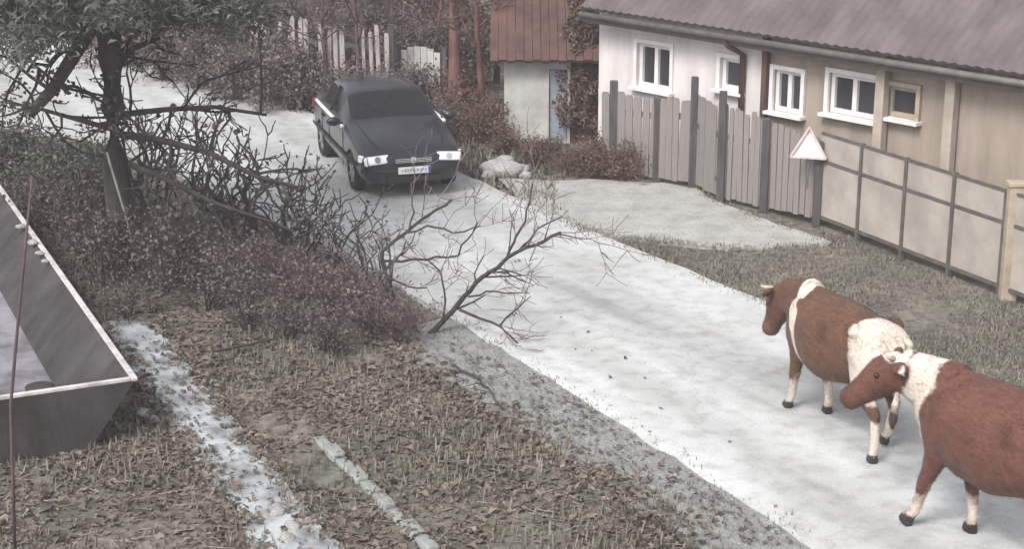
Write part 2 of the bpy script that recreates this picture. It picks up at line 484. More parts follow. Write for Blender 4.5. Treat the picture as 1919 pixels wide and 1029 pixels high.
def resample(pts, step):
    out = []
    for a, b in zip(pts[:-1], pts[1:]):
        n = max(1, int((b - a).length / step))
        for i in range(n): out.append(a.lerp(b, i / n))
    out.append(pts[-1]); return out

def curve_pts(pts, n):
    """n points, equal arc length"""
    pts = resample(pts, .05)
    d = [0]
    for a, b in zip(pts[:-1], pts[1:]): d.append(d[-1] + (b - a).length)
    out = []; j = 0
    for i in range(n):
        t = d[-1] * i / (n - 1)
        while j < len(d) - 2 and d[j + 1] < t: j += 1
        k = (t - d[j]) / max(1e-9, d[j + 1] - d[j])
        out.append(pts[j].lerp(pts[j + 1], k))
    return out

def slab(name, left, right, z, thick, m, n, jit=0.05, seed=1, across=6):
    """paved strip between two edge lines: a real slab with worn edges"""
    L = curve_pts(left, n); R = curve_pts(right, n)
    vs_, fs = [], []
    for i in range(n):
        a, b = L[i], R[i]
        w = (b - a).normalized()
        ja = (mnoise.noise(Vector((i * .35, seed, 0))) + .6 * mnoise.noise(Vector((i * 1.3, seed, 3)))) * jit * 1.6
        jb = (mnoise.noise(Vector((i * .35, seed, 9))) + .6 * mnoise.noise(Vector((i * 1.3, seed, 7)))) * jit * 1.6
        a = a + w * ja; b = b + w * jb
        vs_.append((a.x, a.y, z - thick))
        for k in range(across + 1):
            p = a.lerp(b, k / across)
            vs_.append((p.x, p.y, z))
        vs_.append((b.x, b.y, z - thick))
    m_ = across + 3
    for i in range(n - 1):
        for k in range(m_ - 1):
            fs.append((i * m_ + k, i * m_ + k + 1, (i + 1) * m_ + k + 1, (i + 1) * m_ + k))
    me = bpy.data.meshes.new(name); me.from_pydata(vs_, [], fs)
    bm = bmesh.new(); bm.from_mesh(me); bmesh.ops.recalc_face_normals(bm, faces=bm.faces)
    if sum(f.normal.z for f in bm.faces) < 0: bmesh.ops.reverse_faces(bm, faces=bm.faces)
    bm.to_mesh(me); bm.free()
    return tag(link_mesh(name, me, m), kind='structure')

RL = [G(2300, 1522), G(1500, 1010), G(1000, 690), G(700, 507), G(500, 407), G(330, 322), G(170, 258), G(-60, 228), G(-400, 210)]
RR = [G(2500, 1000), G(1919, 762), G(1450, 572), G(1080, 420), G(760, 278), G(480, 172), G(300, 118), G(100, 78), G(-80, 60), G(-420, 45)]
slab('road', RL, RR, 0.0, 0.2, M['road'], 170, 0.06, 2, 10)
# gravel shoulder on the near side of the road
SHo = [G(2200, 1560), G(1420, 1010), G(1180, 850), G(960, 722), G(800, 625)]
SHi = [G(2296, 1524), G(1502, 1014), G(1202, 822), G(1002, 695), G(830, 585)]
slab('gravel_shoulder', [p + V(-.55, -.12, 0) for p in SHo], [p + V(.25, .08, 0) for p in SHi], -0.012, 0.14, M['shoulder'], 90, 0.12, 4)
# pale forecourt in front of the grey gate
DVa = [G(935, 334), G(1040, 337), G(1160, 336), G(1300, 350), G(1352, 380), G(1440, 412), G(1560, 452)]
DVb = [G(985, 386), G(1045, 412), G(1110, 436), G(1210, 448), G(1300, 457), G(1400, 464), G(1552, 458)]
slab('forecourt', DVb, DVa, -0.006, 0.12, M['drive'], 34, 0.10, 6)
# wet pale garden path and its stone edging
slab('path', [G(190, 600), G(300, 772), G(400, 895), G(505, 1040), G(640, 1210)],
     [G(285, 600), G(400, 742), G(498, 850), G(604, 985), G(780, 1190)], -0.008, 0.12, M['path'], 34, 0.09, 11)
kl = curve_pts([G(596, 815), G(690, 909), G(802, 1017), G(942, 1148)], 14)
kerb = bpy.data.objects.new('kerb', None); COL.objects.link(kerb); kerb.location = kl[0]; tag(kerb, kind='structure')
krd = random.Random(4)
for a_, b_ in zip(kl[:-1], kl[1:]):
    d_ = b_ - a_
    c_ = (a_ + b_) / 2 - kl[0]
    MB().box((0, 0, 0), (d_.length - .03, .13 * krd.uniform(.8, 1.15), .16)).build('kerb_stone', M['kerb'], kerb, bevel=.02)
    k_ = kerb.children[-1] if False else bpy.data.objects[COL.objects[-1].name]
    k_.location = c_ + Vector((0, 0, -.06 + krd.uniform(-.03, .02))); k_.rotation_euler = (krd.gauss(0, .05), krd.gauss(0, .02), math.atan2(d_.y, d_.x) + krd.gauss(0, .02))

# --------------------------------------------------------------- scattering helpers
def in_poly(x, y, poly):
    inside = np.zeros(len(x), bool)
    n = len(poly)
    for i in range(n):
        x1, y1 = poly[i].x, poly[i].y; x2, y2 = poly[(i + 1) % n].x, poly[(i + 1) % n].y
        c = ((y1 > y) != (y2 > y)) & (x < (x2 - x1) * (y - y1) / (y2 - y1 + 1e-12) + x1)
        inside ^= c
    return inside

def scatter(poly, n, rng, avoid=()):
    xs = [p.x for p in poly]; ys = [p.y for p in poly]
    out = np.zeros((0, 2))
    while len(out) < n:
        x = rng.uniform(min(xs), max(xs), n * 2); y = rng.uniform(min(ys), max(ys), n * 2)
        k = in_poly(x, y, poly)
        for av in avoid: k &= ~in_poly(x, y, av)
        if not k.any(): break
        out = np.vstack([out, np.stack([x[k], y[k]], 1)])
    return out[:n]

def leaf_mesh(name, C, size, rng, flat=0.5, lift=0.012, aspect=0.62):
    """a folded four-cornered leaf at every centre"""
    n = len(C)
    nrm = rng.normal(size=(n, 3)); nrm[:, 2] = np.abs(nrm[:, 2]) + flat * 3
    nrm /= np.linalg.norm(nrm, axis=1, keepdims=True)
    t = rng.normal(size=(n, 3)); t -= nrm * (t * nrm).sum(1, keepdims=True)
    t /= np.linalg.norm(t, axis=1, keepdims=True)
    b = np.cross(nrm, t)
    s = (size * rng.uniform(.55, 1.35, n))[:, None]
    fold = rng.uniform(.05, .35, n)[:, None]
    v = np.empty((n, 4, 3))
    v[:, 0] = C - t * s * .5 + nrm * lift
    v[:, 1] = C + b * s * aspect * .5 + nrm * (lift + s * fold)
    v[:, 2] = C + t * s * .5 + nrm * lift
    v[:, 3] = C - b * s * aspect * .5 + nrm * (lift + s * fold)
    i = np.arange(n) * 4
    tris = np.vstack([np.stack([i, i + 1, i + 2], 1), np.stack([i, i + 2, i + 3], 1)])
    return np_mesh(name, v.reshape(-1, 3), None, tris)

def blade_mesh(name, C, h, w, rng, lean=0.6):
    n = len(C)
    a = rng.uniform(0, 2 * np.pi, n); l = rng.uniform(.1, lean, n) * h
    hh = h * rng.uniform(.5, 1.3, n)
    side = np.stack([-np.sin(a), np.cos(a), np.zeros(n)], 1) * (w * rng.uniform(.6, 1.4, n))[:, None]
    d = np.stack([np.cos(a) * l, np.sin(a) * l, hh], 1)
    mid = C + d * .55 + np.array([0, 0, 1]) * (hh * .08)[:, None]
    v = np.empty((n, 5, 3))
    v[:, 0] = C - side; v[:, 1] = C + side; v[:, 2] = mid + side * .7; v[:, 3] = mid - side * .7; v[:, 4] = C + d
    i = np.arange(n) * 5
    me = bpy.data.meshes.new(name)
    faces = np.stack([i, i + 1, i + 2, i + 3], 1).tolist() + np.stack([i + 3, i + 2, i + 4], 1).tolist()
    me.from_pydata(v.reshape(-1, 3).tolist(), [], faces); me.update()
    return me

PATH_POLY = [G(240, 640), G(335, 780), G(430, 890), G(560, 1040), G(700, 1190), G(745, 1175), G(575, 995), G(465, 862), G(375, 755), G(280, 630)]
VERGE = [G(1490, 1022), G(980, 690), G(690, 518), G(480, 412), G(320, 332), G(150, 265), G(-150, 235), G(-500, 420), G(-500, 1150), G(700, 1180), G(1720, 1180)]
LITTER = [G(1400, 1020), G(1180, 868), G(930, 715), G(740, 590), G(500, 450), G(280, 380), G(-100, 380), G(-300, 700), G(-200, 1120), G(700, 1150), G(1600, 1160)]
rng = np.random.default_rng(3)

def with_h(P, dz=0.0):
    return np.column_stack([P, gh(P[:, 0], P[:, 1]) + dz])

# leaf litter thins out in patches
P = scatter(LITTER, 52000, rng, avoid=[PATH_POLY])
den = np.array([mnoise.noise(Vector((x * .55, y * .55, 1.0))) + .5 * mnoise.noise(Vector((x * 1.6, y * 1.6, 4.0))) for x, y in P])
P = P[den > rng.uniform(-.6, .3, len(P))]
sz = np.where(rng.random(len(P)) < .25, .095, .055) * rng.uniform(.7, 1.3, len(P))
lit = leaf_mesh('leaf_litter', with_h(P), sz, rng, flat=.45)
st_ = scatter(LITTER, 1500, rng, avoid=[PATH_POLY])
sa_ = rng.uniform(0, 6.28, len(st_)); sl_ = rng.uniform(.06, .28, len(st_))
STK = [(Vector((x, y, float(gh(x, y)) + .02)), Vector((x + math.cos(a) * l, y + math.sin(a) * l, float(gh(x, y)) + .035)), .006, .003) for (x, y), a, l in zip(st_, sa_, sl_)]
tag(link_mesh('leaf_litter', lit, M['leaf_litter']), 'brown fallen leaves strewn over the near verge', 'leaves', kind='stuff')
# a few leaves blown onto path and road edge
P2 = np.vstack([scatter(PATH_POLY, 150, rng), scatter([G(1400, 1022), G(1150, 862), G(900, 715), G(830, 640), G(1000, 700), G(1500, 1024)], 420, rng), scatter([G(1520, 1018), G(1000, 690), G(700, 440), G(900, 420), G(1200, 690), G(1640, 1000)], 30, rng)])
tag(link_mesh('stray_leaves', leaf_mesh('stray_leaves', np.column_stack([P2, np.full(len(P2), .0)]), .06, rng, .8), M['leaf_brown']),
    'stray dry leaves blown onto the garden path and gravel shoulder', 'leaves', kind='stuff')

def edge_scatter(pts, n, sig, rng):
    q = np.array([p[:2] for p in curve_pts(pts, 200)]); k = rng.integers(0, 200, n)
    lump = np.array([mnoise.noise(Vector((i * .13, 3.3, 0))) for i in range(200)])
    keep = rng.uniform(-.5, .6, n) < lump[k]
    return (q[k] + rng.normal(0, sig, (n, 2)))[keep]
PE = [[G(190, 600), G(300, 772), G(400, 895), G(505, 1040), G(640, 1210)], [G(285, 600), G(400, 742), G(498, 850), G(604, 985), G(780, 1190)]]
E = np.vstack([edge_scatter(PE[0], 1500, .10, rng), edge_scatter(PE[1], 1500, .10, rng),
               edge_scatter([p + V(-.55, -.12, 0) for p in SHo], 3600, .16, rng), edge_scatter([G(596, 815), G(690, 909), G(802, 1017), G(942, 1148)], 250, .09, rng)])
tag(link_mesh('edge_leaves', leaf_mesh('edge_leaves', np.column_stack([E, np.full(len(E), .0)]), .08, rng, .5), M['leaf_litter']),
    'brown leaves drifted over the edges of path and gravel shoulder', 'leaves', kind='stuff')
EB = np.vstack([edge_scatter([p + V(-.45, -.12, 0) for p in SHo], 2600, .18, rng), edge_scatter(RL[1:5], 1500, .10, rng), edge_scatter(RR[1:5], 3200, .10, rng), edge_scatter(DVb, 2600, .09, rng), edge_scatter(DVa[3:], 900, .07, rng),
                edge_scatter(PE[0], 900, .08, rng), edge_scatter(PE[1], 900, .08, rng)])
tag(link_mesh('edge_grass', blade_mesh('edge_grass', np.column_stack([EB, np.full(len(EB), -.02)]), .055, .006, rng, .9), M['grass']),
    'sparse dead grass fringing the road, path and forecourt edges', 'grass', kind='stuff')
SH_POLY = [G(1400, 1030), G(1120, 866), G(870, 722), G(820, 620), G(1000, 688), G(1530, 1026)]
def pebble_mesh(name, P, size, z, rng):
    n = len(P); s = size * rng.uniform(.4, 1.5, n)
    base = np.array([[1, 0, 0], [-.5, .87, 0], [-.5, -.87, 0], [0, 0, .8]])
    a = rng.uniform(0, 6.28, n); c, si = np.cos(a), np.sin(a)
    v = np.empty((n, 4, 3))
    for k in range(4):
        b = base[k] + rng.normal(0, .2, (n, 3)) * [1, 1, .3]
        v[:, k, 0] = P[:, 0] + s * (b[:, 0] * c - b[:, 1] * si); v[:, k, 1] = P[:, 1] + s * (b[:, 0] * si + b[:, 1] * c); v[:, k, 2] = z + s * b[:, 2] * .7
    i = np.arange(n) * 4
    t = np.vstack([np.stack([i, i + 1, i + 3], 1), np.stack([i + 1, i + 2, i + 3], 1), np.stack([i + 2, i, i + 3], 1)])
    return np_mesh(name, v.reshape(-1, 3), None, t)
M['pebble'] = mat('gravel stones', (0.30, 0.30, 0.29), (0.16, 0.16, 0.155), 3, 0.9, island=[(0.15, 0.15, 0.15), (0.24, 0.24, 0.235), (0.34, 0.34, 0.33)])
tag(link_mesh('loose_gravel', pebble_mesh('loose_gravel', scatter(SH_POLY, 5000, rng), .013, -.012, rng), M['pebble']), 'loose grey gravel along the near road edge', 'gravel', kind='stuff')
rg2 = np.random.default_rng(8)
FC = [G(1040, 338), G(1160, 336), G(1300, 350), G(1352, 380), G(1440, 412), G(1570, 455), G(1400, 468), G(1210, 452), G(1100, 436), G(1050, 410)]
tag(link_mesh('forecourt_gravel', pebble_mesh('forecourt_gravel', scatter(FC, 3500, rg2), .011, -.006, rg2), M['pebble']), 'loose grit scattered over the pale forecourt before the gate', 'gravel', kind='stuff')
# grass on the near verge (patchy), and on the far verge by the fence
P = scatter(VERGE, 42000, rng, avoid=[PATH_POLY])
den = np.array([mnoise.noise(Vector((x * .6, y * .6, 11.0))) for x, y in P])
P = P[den > rng.uniform(-.3, .5, len(P))]
tag(link_mesh('verge_grass', blade_mesh('verge_grass', with_h(P), .12, .0085, rng), M['grass']),
    'thin dead grass growing through the leaves of the near verge', 'grass', kind='stuff')
FARV = [G(1919, 756), G(1450, 566), G(1090, 420), G(1120, 440), G(1300, 462), G(1555, 462), G(1530, 415), G(1870, 548), G(2300, 720), G(2400, 950)]
P = scatter(FARV, 30000, rng)
den = np.array([mnoise.noise(Vector((x * .5, y * .5, 21.0))) for x, y in P])
P = P[den > rng.uniform(-.5, .35, len(P))]
tag(link_mesh('roadside_grass', blade_mesh('roadside_grass', with_h(P), .05, .006, rng, 1.2), M['grass']),
    'short faded grass along the foot of the panel fence', 'grass', kind='stuff')
BACKV = [G(1060, 405), G(760, 272), G(480, 166), G(300, 112), G(100, 72), G(-100, 52), G(-100, -40), G(500, 0), G(900, 150), G(1130, 310), G(1040, 338)]
P = scatter(BACKV, 20000, rng)
tag(link_mesh('bank_grass', blade_mesh('bank_grass', with_h(P), .16, .012, rng, .9), M['grass']),
    'rough dry grass on the bank beyond the road', 'grass', kind='stuff')
tag(link_mesh('bank_leaves', leaf_mesh('bank_leaves', with_h(scatter(BACKV, 12000, rng)), .11, rng, .4), M['leaf_brown']),
    'dry leaves lying on the bank beyond the road', 'leaves', kind='stuff')

# --------------------------------------------------------------- woody plants
def frusta(segs, n=4):
    """segs: list of (p0, p1, r0, r1) -> verts, quads (one tapered prism each)"""
    P0 = np.array([s[0][:] for s in segs]); P1 = np.array([s[1][:] for s in segs])
    r0 = np.array([s[2] for s in segs])[:, None]; r1 = np.array([s[3] for s in segs])[:, None]
    d = P1 - P0; d /= np.linalg.norm(d, axis=1, keepdims=True) + 1e-9
    up = np.where(np.abs(d[:, 2:3]) > .9, np.array([[1., 0, 0]]), np.array([[0, 0, 1.]]))
    s = np.cross(d, up); s /= np.linalg.norm(s, axis=1, keepdims=True); u = np.cross(s, d)
    m = len(segs); v = np.empty((m, 2 * n, 3))
    for k in range(n):
        a = 2 * math.pi * k / n
        o = s * math.cos(a) + u * math.sin(a)
        v[:, k] = P0 - d * r0 * .4 + o * r0
        v[:, n + k] = P1 + d * r1 * .4 + o * r1
    b = (np.arange(m) * 2 * n)[:, None]
    q = []
    for k in range(n):
        k2 = (k + 1) % n
        q.append(np.hstack([b + k, b + k2, b + n + k2, b + n + k]))
    return v.reshape(-1, 3), np.vstack(q)

def grow(rnd, p, d, L, r, depth, segs, tips, wob=.35, up=.12, kids=(2, 4), spread=.75, shrink=.62, seg=3, rmin=.0035):
    n = seg
    for i in range(n):
        d = (d + Vector((rnd.gauss(0, wob), rnd.gauss(0, wob), rnd.gauss(0, wob) + up)) * .5).normalized()
        q = p + d * (L / n)
        if q.z < .03: q.z = .03
        r2 = r * (1 - .28 / n * 1.2)
        segs.append((p.copy(), q.copy(), r, r2)); p, r = q, r2
        if depth > 0 and i >= 0:
            for _ in range(rnd.randint(*kids) if i == n - 1 else rnd.randint(0, kids[1] - 1)):
                dd = (d + Vector((rnd.gauss(0, spread), rnd.gauss(0, spread), rnd.gauss(0, spread * .8)))).normalized()
                grow(rnd, p, dd, L * shrink * rnd.uniform(.7, 1.2), max(r * .55, rmin), depth - 1, segs, tips, wob, up, kids, spread, shrink, seg, rmin)
    tips.append(p.copy())

def cloud(points, n, spread, rng):
    pts = np.array([p[:] for p in points])
    k = rng.integers(0, len(pts), n)
    return pts[k] + rng.normal(0, spread, (n, 3))

def shrub_proto(name, seed, h, stems, twig_m, leaf_m=None, leaves=0, leaf_size=.06, lspread=.06, r=.014, splay=.55, depth=2, kids=(2, 3), part='foliage', rmin=.0035, wob=.35):
    rnd = random.Random(seed); rg = np.random.default_rng(seed)
    segs, tips = [], []
    for s in range(stems):
        a = rnd.uniform(0, 2 * math.pi); k = rnd.uniform(0, splay)
        d = Vector((math.cos(a) * k, math.sin(a) * k, 1)).normalized()
        grow(rnd, Vector((math.cos(a) * .12 * rnd.random(), math.sin(a) * .12 * rnd.random(), -.06)), d, h * rnd.uniform(.42, .62), r * rnd.uniform(.7, 1.2), depth, segs, tips, kids=kids, rmin=rmin, wob=wob)
    root = empty(name)
    v, q = frusta(segs, 3)
    link_mesh('branches', np_mesh('branches', v, q), twig_m, root)
    if leaves:
        C = cloud([s[1] for s in segs if s[2] < r * .6] or tips, leaves, lspread, rg)
        C[:, 2] = np.maximum(C[:, 2], .02)
        o = link_mesh(part, leaf_mesh(part, C, leaf_size, rg, flat=.05), leaf_m, root)
        o['kind'] = 'stuff'
    return root

def put(root, p, rz, s, label=None, group=None, cat=None, first=False):
    o = root if first else copy_tree(root)
    p = Vector(p); o.location = (p.x, p.y, float(gh(p.x, p.y)))
    o.rotation_euler = (0, 0, rz)
    o.scale = (s, s, s) if not hasattr(s, '__len__') else s
    tag(o, label, cat, group)
    return o

rnd = random.Random(21)
v_, q_ = frusta(STK, 3)
tag(link_mesh('fallen_twigs', np_mesh('fallen_twigs', v_, q_), M['board']), 'small pale fallen twigs lying among the leaf litter', 'twigs', kind='stuff')

# thicket of leafless shrubs between the tree and the road
protos = [shrub_proto('bare_shrub', 40 + i, 1.15, 13, M['twig'] if i % 2 else M['twig_dark'], M['leaf_brown'], 620, .065, .07, splay=.8) for i in range(4)]
used = [False] * 4
thicket = [(255, 440, .5), (330, 490, .65), (300, 540, .85), (410, 520, .65), (385, 575, .8), (480, 550, .7), (470, 610, .7), (560, 560, .75),
           (545, 625, .65), (640, 600, .7), (620, 660, .5), (700, 625, .7), (300, 450, .4), (390, 480, .4), (470, 515, .42), (560, 550, .45),
           (650, 590, .45), (160, 470, 1.0), (190, 530, .9), (90, 430, 1.0), (240, 590, .55), (750, 640, .5)]
for i, (px, py, s) in enumerate(thicket):
    k = i % 4
    put(protos[k], G(px, py), rnd.uniform(0, 6.3), s * 1.15 * rnd.uniform(.85, 1.1), 'leafless twiggy shrub with a few dry leaves in the roadside thicket',
        'bare shrubs in the near thicket', 'shrub', not used[k])
    used[k] = True

# taller stems whose crowns stand against the road
tall = [shrub_proto('tall_bush', 60 + i, 1.9, 4, M['twig_dark'], M['leaf_brown'], 25, .10, .08, r=.034, splay=1.1, kids=(1, 2), rmin=.015, wob=.5) for i in range(3)]
usedt = [False] * 3
for i, (px, py, s) in enumerate([(275, 385, .95), (340, 410, .9), (400, 425, .9), (455, 450, .9), (505, 475, .85), (560, 500, .8), (610, 525, .75), (660, 545, .7), (310, 350, .85), (370, 375, .85), (430, 405, .85), (490, 430, .8), (90, 330, .7), (150, 350, .7), (280, 325, .8), (560, 475, .75), (240, 360, .8), (640, 490, .75), (690, 520, .7), (590, 480, .8), (540, 450, .85), (720, 545, .6)]):
    k = i % 3
    put(tall[k], G(px, py), rnd.uniform(0, 6.3), s * rnd.uniform(.9, 1.08), 'tall dark bare bush whose branches cross in front of the road',
        'tall bare bushes by the road', 'bush', not usedt[k])
    usedt[k] = True

# dull evergreen bushes at the left, behind the box
eg = shrub_proto('evergreen_bush', 81, 1.3, 12, M['twig_dark'], M['evergreen'], 5200, .07, .10, splay=.7)
for i, (px, py, s) in enumerate([(110, 400, 1.0), (45, 365, 1.0), (175, 430, .85)]):
    put(eg, G(px, py), rnd.uniform(0, 6.3), s, 'dull evergreen bush beside the tree trunk, behind the open box', 'evergreen bushes by the trunk', 'bush', i == 0)

# the thin forked sapling leaning over the road: branch lines surveyed at their own distances
def sapling():
    rd = random.Random(5); rg = np.random.default_rng(5)
    root_p = G(795, 622); Y0 = root_p.y
    o = empty('bare_sapling', (root_p.x, Y0, 0), 0, 'bare dark sapling with forked branches leaning out over the pale road', 'sapling')
    lines = [
        ([(795, 640), (850, 581), (914, 509), (970, 473), (1050, 436)], .0, .15, .034),
        ([(950, 484), (990, 398), (998, 345)], .1, .5, .018),
        ([(862, 581), (938, 609), (974, 648)], 0, -.45, .018),
        ([(938, 609), (960, 585), (994, 556)], -.2, -.5, .012),
        ([(795, 640), (735, 560), (715, 470), (767, 430), (846, 374)], 0, .5, .028),
        ([(719, 489), (798, 485), (858, 477), (894, 418)], .2, .1, .017),
        ([(727, 521), (765, 537), (800, 539)], .1, -.2, .014),
        ([(830, 600), (834, 560), (822, 512), (800, 486)], 0, .3, .015),
        ([(767, 430), (775, 398), (770, 345)], .3, .6, .013),
        ([(760, 436), (800, 424), (850, 436), (900, 424)], .3, .1, .014),
        ([(878, 556), (930, 548), (992, 550)], 0, -.3, .012),
        ([(1040, 440), (1090, 448), (1152, 462)], .15, -.1, .009),
        ([(914, 509), (950, 512), (1000, 535)], .05, -.3, .011),
        ([(970, 473), (1010, 430), (1065, 395)], .1, .5, .012),
        ([(760, 590), (700, 560), (650, 500)], 0, .3, .016),
    ]
    segs, tips = [], []
    for pts, y0, y1, r in lines:
        ps = [PX(x, y, Y0 + y0 + (y1 - y0) * i / (len(pts) - 1)) for i, (x, y) in enumerate(pts)]
        ps = resample(ps, .10)
        ps = [p + Vector((rd.gauss(0, .012), rd.gauss(0, .02), rd.gauss(0, .012))) if 0 < i < len(ps) - 1 else p for i, p in enumerate(ps)]
        for i in range(len(ps) - 1):
            k0 = 1.05 * r * (1 - .5 * i / len(ps)); k1 = 1.05 * r * (1 - .5 * (i + 1) / len(ps))
            segs.append((ps[i], ps[i + 1], k0, k1))
            if rd.random() < .7 and i > 1:
                d = (ps[i + 1] - ps[i]).normalized()
                dd = (d + Vector((rd.gauss(0, .8), rd.gauss(0, .8), rd.gauss(0, .7)))).normalized()
                grow(rd, ps[i + 1].copy(), dd, rd.uniform(.2, .6), max(k1 * .42, .005), 1, segs, tips, kids=(1, 3), rmin=.005)
    off = Vector(o.location)
    segs = [(a - off, b - off, r0, r1) for a, b, r0, r1 in segs]
    main = [s for s in segs if max(s[2], s[3]) > .0085]; thin = [s for s in segs if max(s[2], s[3]) <= .0085]
    v, q = frusta(main, 6); link_mesh('trunk', np_mesh('trunk', v, q), M['twig_dark'], o)
    v, q = frusta(thin, 3); t = link_mesh('twigs', np_mesh('twigs', v, q), M['twig_pale'], o); t['kind'] = 'stuff'
sapling()

# the big tree at the left: trunk, drooping limb, spreading bare limbs and grey-green boughs
def big_tree():
    rd = random.Random(9); rg = np.random.default_rng(9)
    base = G(232, 500); Y0 = base.y
    o = empty('old_pine_tree', (base.x, Y0, 0), 0, 'dark old tree with thick trunk, drooping limb and grey green needle boughs', 'tree')
    off = Vector((base.x, Y0, 0))
    m = MB()
    tp = [(232, 510), (226, 400), (216, 300), (212, 200), (208, 110), (200, 20), (190, -120), (185, -300), (180, -480)]
    tr = [.24, .19, .175, .165, .175, .15, .12, .08, .04]
    m.tube([PX(x, y, Y0) - off + Vector((0, .02 * math.sin(i * 2.1), 0)) for i, (x, y) in enumerate(tp)], tr, 12)
    t = m.build('trunk', M['bark'], o, True)
    limb = MB()
    def lb(pts, y0, y1, r0, r1, mb=limb):
        ps = [PX(x, y, Y0 + y0 + (y1 - y0) * i / (len(pts) - 1)) - off for i, (x, y) in enumerate(pts)]
        mb.tube(ps, [r0 + (r1 - r0) * i / (len(ps) - 1) for i in range(len(ps))], 8)
        return ps
    lb([(205, 60), (175, 45), (140, 100), (100, 165), (55, 215)], 0, -.9, .12, .07).copy()
    limb.build('drooping_limb', M['bark'], o, True)
    for pts, y0, y1, r in [([(220, 120), (250, 90), (300, 70)], 0, .3, .06),
                           ([(215, 250), (300, 262), (390, 285), (480, 330), (560, 352)], 0, -.3, .055),
                           ([(220, 215), (310, 205), (400, 200), (500, 215)], 0, .5, .045),
                           ([(222, 300), (300, 330), (400, 380), (520, 420)], 0, -.5, .05),
                           ([(205, 240), (150, 225), (80, 205), (10, 190)], 0, .4, .04),
                           ([(110, 178), (60, 145), (10, 105)], -.8, -.9, .03),
                           ([(130, 175), (75, 130), (25, 85)], -.75, -.5, .025)]:
        lm = MB(); ps = lb(pts, y0, y1, r, r * .45, lm); lm.build('limb', M['bark'], o, True)
        segs, tips = [], []
        for a, b in zip(ps[:-1], ps[1:]):
            for k in range(3):
                p = a.lerp(b, rd.random())
                dd = Vector((rd.gauss(0, .7) + .25, rd.gauss(0, .5), rd.gauss(-.05, .8))).normalized()
                grow(rd, p, dd, rd.uniform(.4, .8), .024, 2, segs, tips, kids=(1, 2), up=.02, rmin=.012, wob=.5)
        v, q = frusta(segs, 3)
        tw = link_mesh('twigs', np_mesh('twigs', v, q), M['twig_dark'], o); tw['kind'] = 'stuff'
        C = cloud([s[1] for s in segs], 110, .05, rg)
        lf = link_mesh('clinging_leaves', leaf_mesh('clinging_leaves', C, .085, rg, flat=.05), M['leaf_brown'], o); lf['kind'] = 'stuff'
    # needle boughs: many short needle fans along drooping boughs
    cen = []
    bough = MB()
    for i in range(96):
        a = rd.uniform(0, 2 * math.pi); z = rd.uniform(3.25, 4.3) if i < 66 else rd.uniform(4.3, 6.6)
        Lb = rd.uniform(1.3, 2.9) * (1 - (z - 3) / 9)
        dirv = Vector((math.cos(a), math.sin(a), rd.uniform(-.05, .12))).normalized()
        p = Vector((-.2, 0, z)); pts = [p.copy()]
        for s in range(6):
            dirv = (dirv + Vector((rd.gauss(0, .12), rd.gauss(0, .12), -.015))).normalized()
            p = p + dirv * Lb / 6; pts.append(p.copy())
        bough.tube(pts, [.035 - .005 * s for s in range(7)], 5)
        for s in range(2, 7):
            for k in range(7):
                cen.append(pts[s] + Vector((rd.gauss(0, .22), rd.gauss(0, .22), rd.gauss(0, .10))))
    bo = bough.build('boughs', M['bark'], o, True)
    C = cloud(cen, 64000, .09, rg)
    n = leaf_mesh('needles', C, .12, rg, flat=.05, aspect=.16)
    nn = link_mesh('needles', n, M['needle'], bo); nn['kind'] = 'stuff'
big_tree()

# --------------------------------------------------------------- the long house beyond the fence
HA, HB = G(1120, 283), G(1900, 470)
hd = (HB - HA).normalized(); hn = Vector((hd.y, -hd.x, 0))       # hn points to the road
if hn.y > 0: hn = -hn

def onwall(px, py):
    d = ray(px, py); o = Vector((0, 0, H))
    t = (HA - o).dot(hn) / d.dot(hn)
    p = o + d * t
    return (p - HA).dot(hd), p.z

house = empty('long_house', HA, math.atan2(hd.y, hd.x), 'long low white and beige house with mauve grey roof behind the fence', 'house')
# local frame: x along the wall, -y to the road
u_split = onwall(1438, 150)[0]; U1 = 15.0; EAVE = 2.72; DEPTH = 6.0
openings = [(onwall(1196, 78), onwall(1256, 172)), (onwall(1352, 106), onwall(1388, 172)),
            (onwall(1452, 128), onwall(1500, 216)), (onwall(1556, 134), onwall(1640, 226)), (onwall(1664, 158), onwall(1716, 226))]
rects = [(a[0], b[0], b[1], a[1]) for a, b in openings]

def wall_with_holes(mb, x0, x1, z0, z1, y0, y1, holes):
    holes = sorted([h for h in holes if h[0] >= x0 and h[1] <= x1])
    x = x0
    def b(a, c, e, f):
        if c - a > 1e-4 and f - e > 1e-4: mb.box(((a + c) / 2, (y0 + y1) / 2, (e + f) / 2), (c - a, y1 - y0, f - e))
    for h in holes:
        b(x, h[0], z0, z1); b(h[0], h[1], z0, h[2]); b(h[0], h[1], h[3], z1); x = h[1]
    b(x, x1, z0, z1)

w1 = MB(); wall_with_holes(w1, 0, u_split, -.2, EAVE - .02, 0, .3, rects); w1.box((.15, DEPTH / 2 + .15, EAVE / 2 - .1), (.3, DEPTH - .3, EAVE + .2))
o = w1.build('wall', M['plaster_white'], house); o['label'] = 'white plastered wall'
w2 = MB(); wall_with_holes(w2, u_split, U1, -.2, EAVE, 0.02, .3, rects); w2.box((U1 - .15, DEPTH / 2 + .15, EAVE / 2 - .1), (.3, DEPTH - .3, EAVE + .2)); w2.box((U1 / 2, DEPTH - .1, EAVE / 2 - .1), (U1 - .62, .2, EAVE + .2))
o = w2.build('wall', M['plaster_beige'], house); o['label'] = 'beige plastered wall'
g = MB()
ridge = EAVE + DEPTH / 2 * math.tan(math.radians(38))
g.prism([(.05, .1, EAVE), (.05, DEPTH - .1, EAVE), (.05, DEPTH / 2, ridge - .12)], (.2, 0, 0))
g.build('gable', M['plaster_white'], house); g = MB()
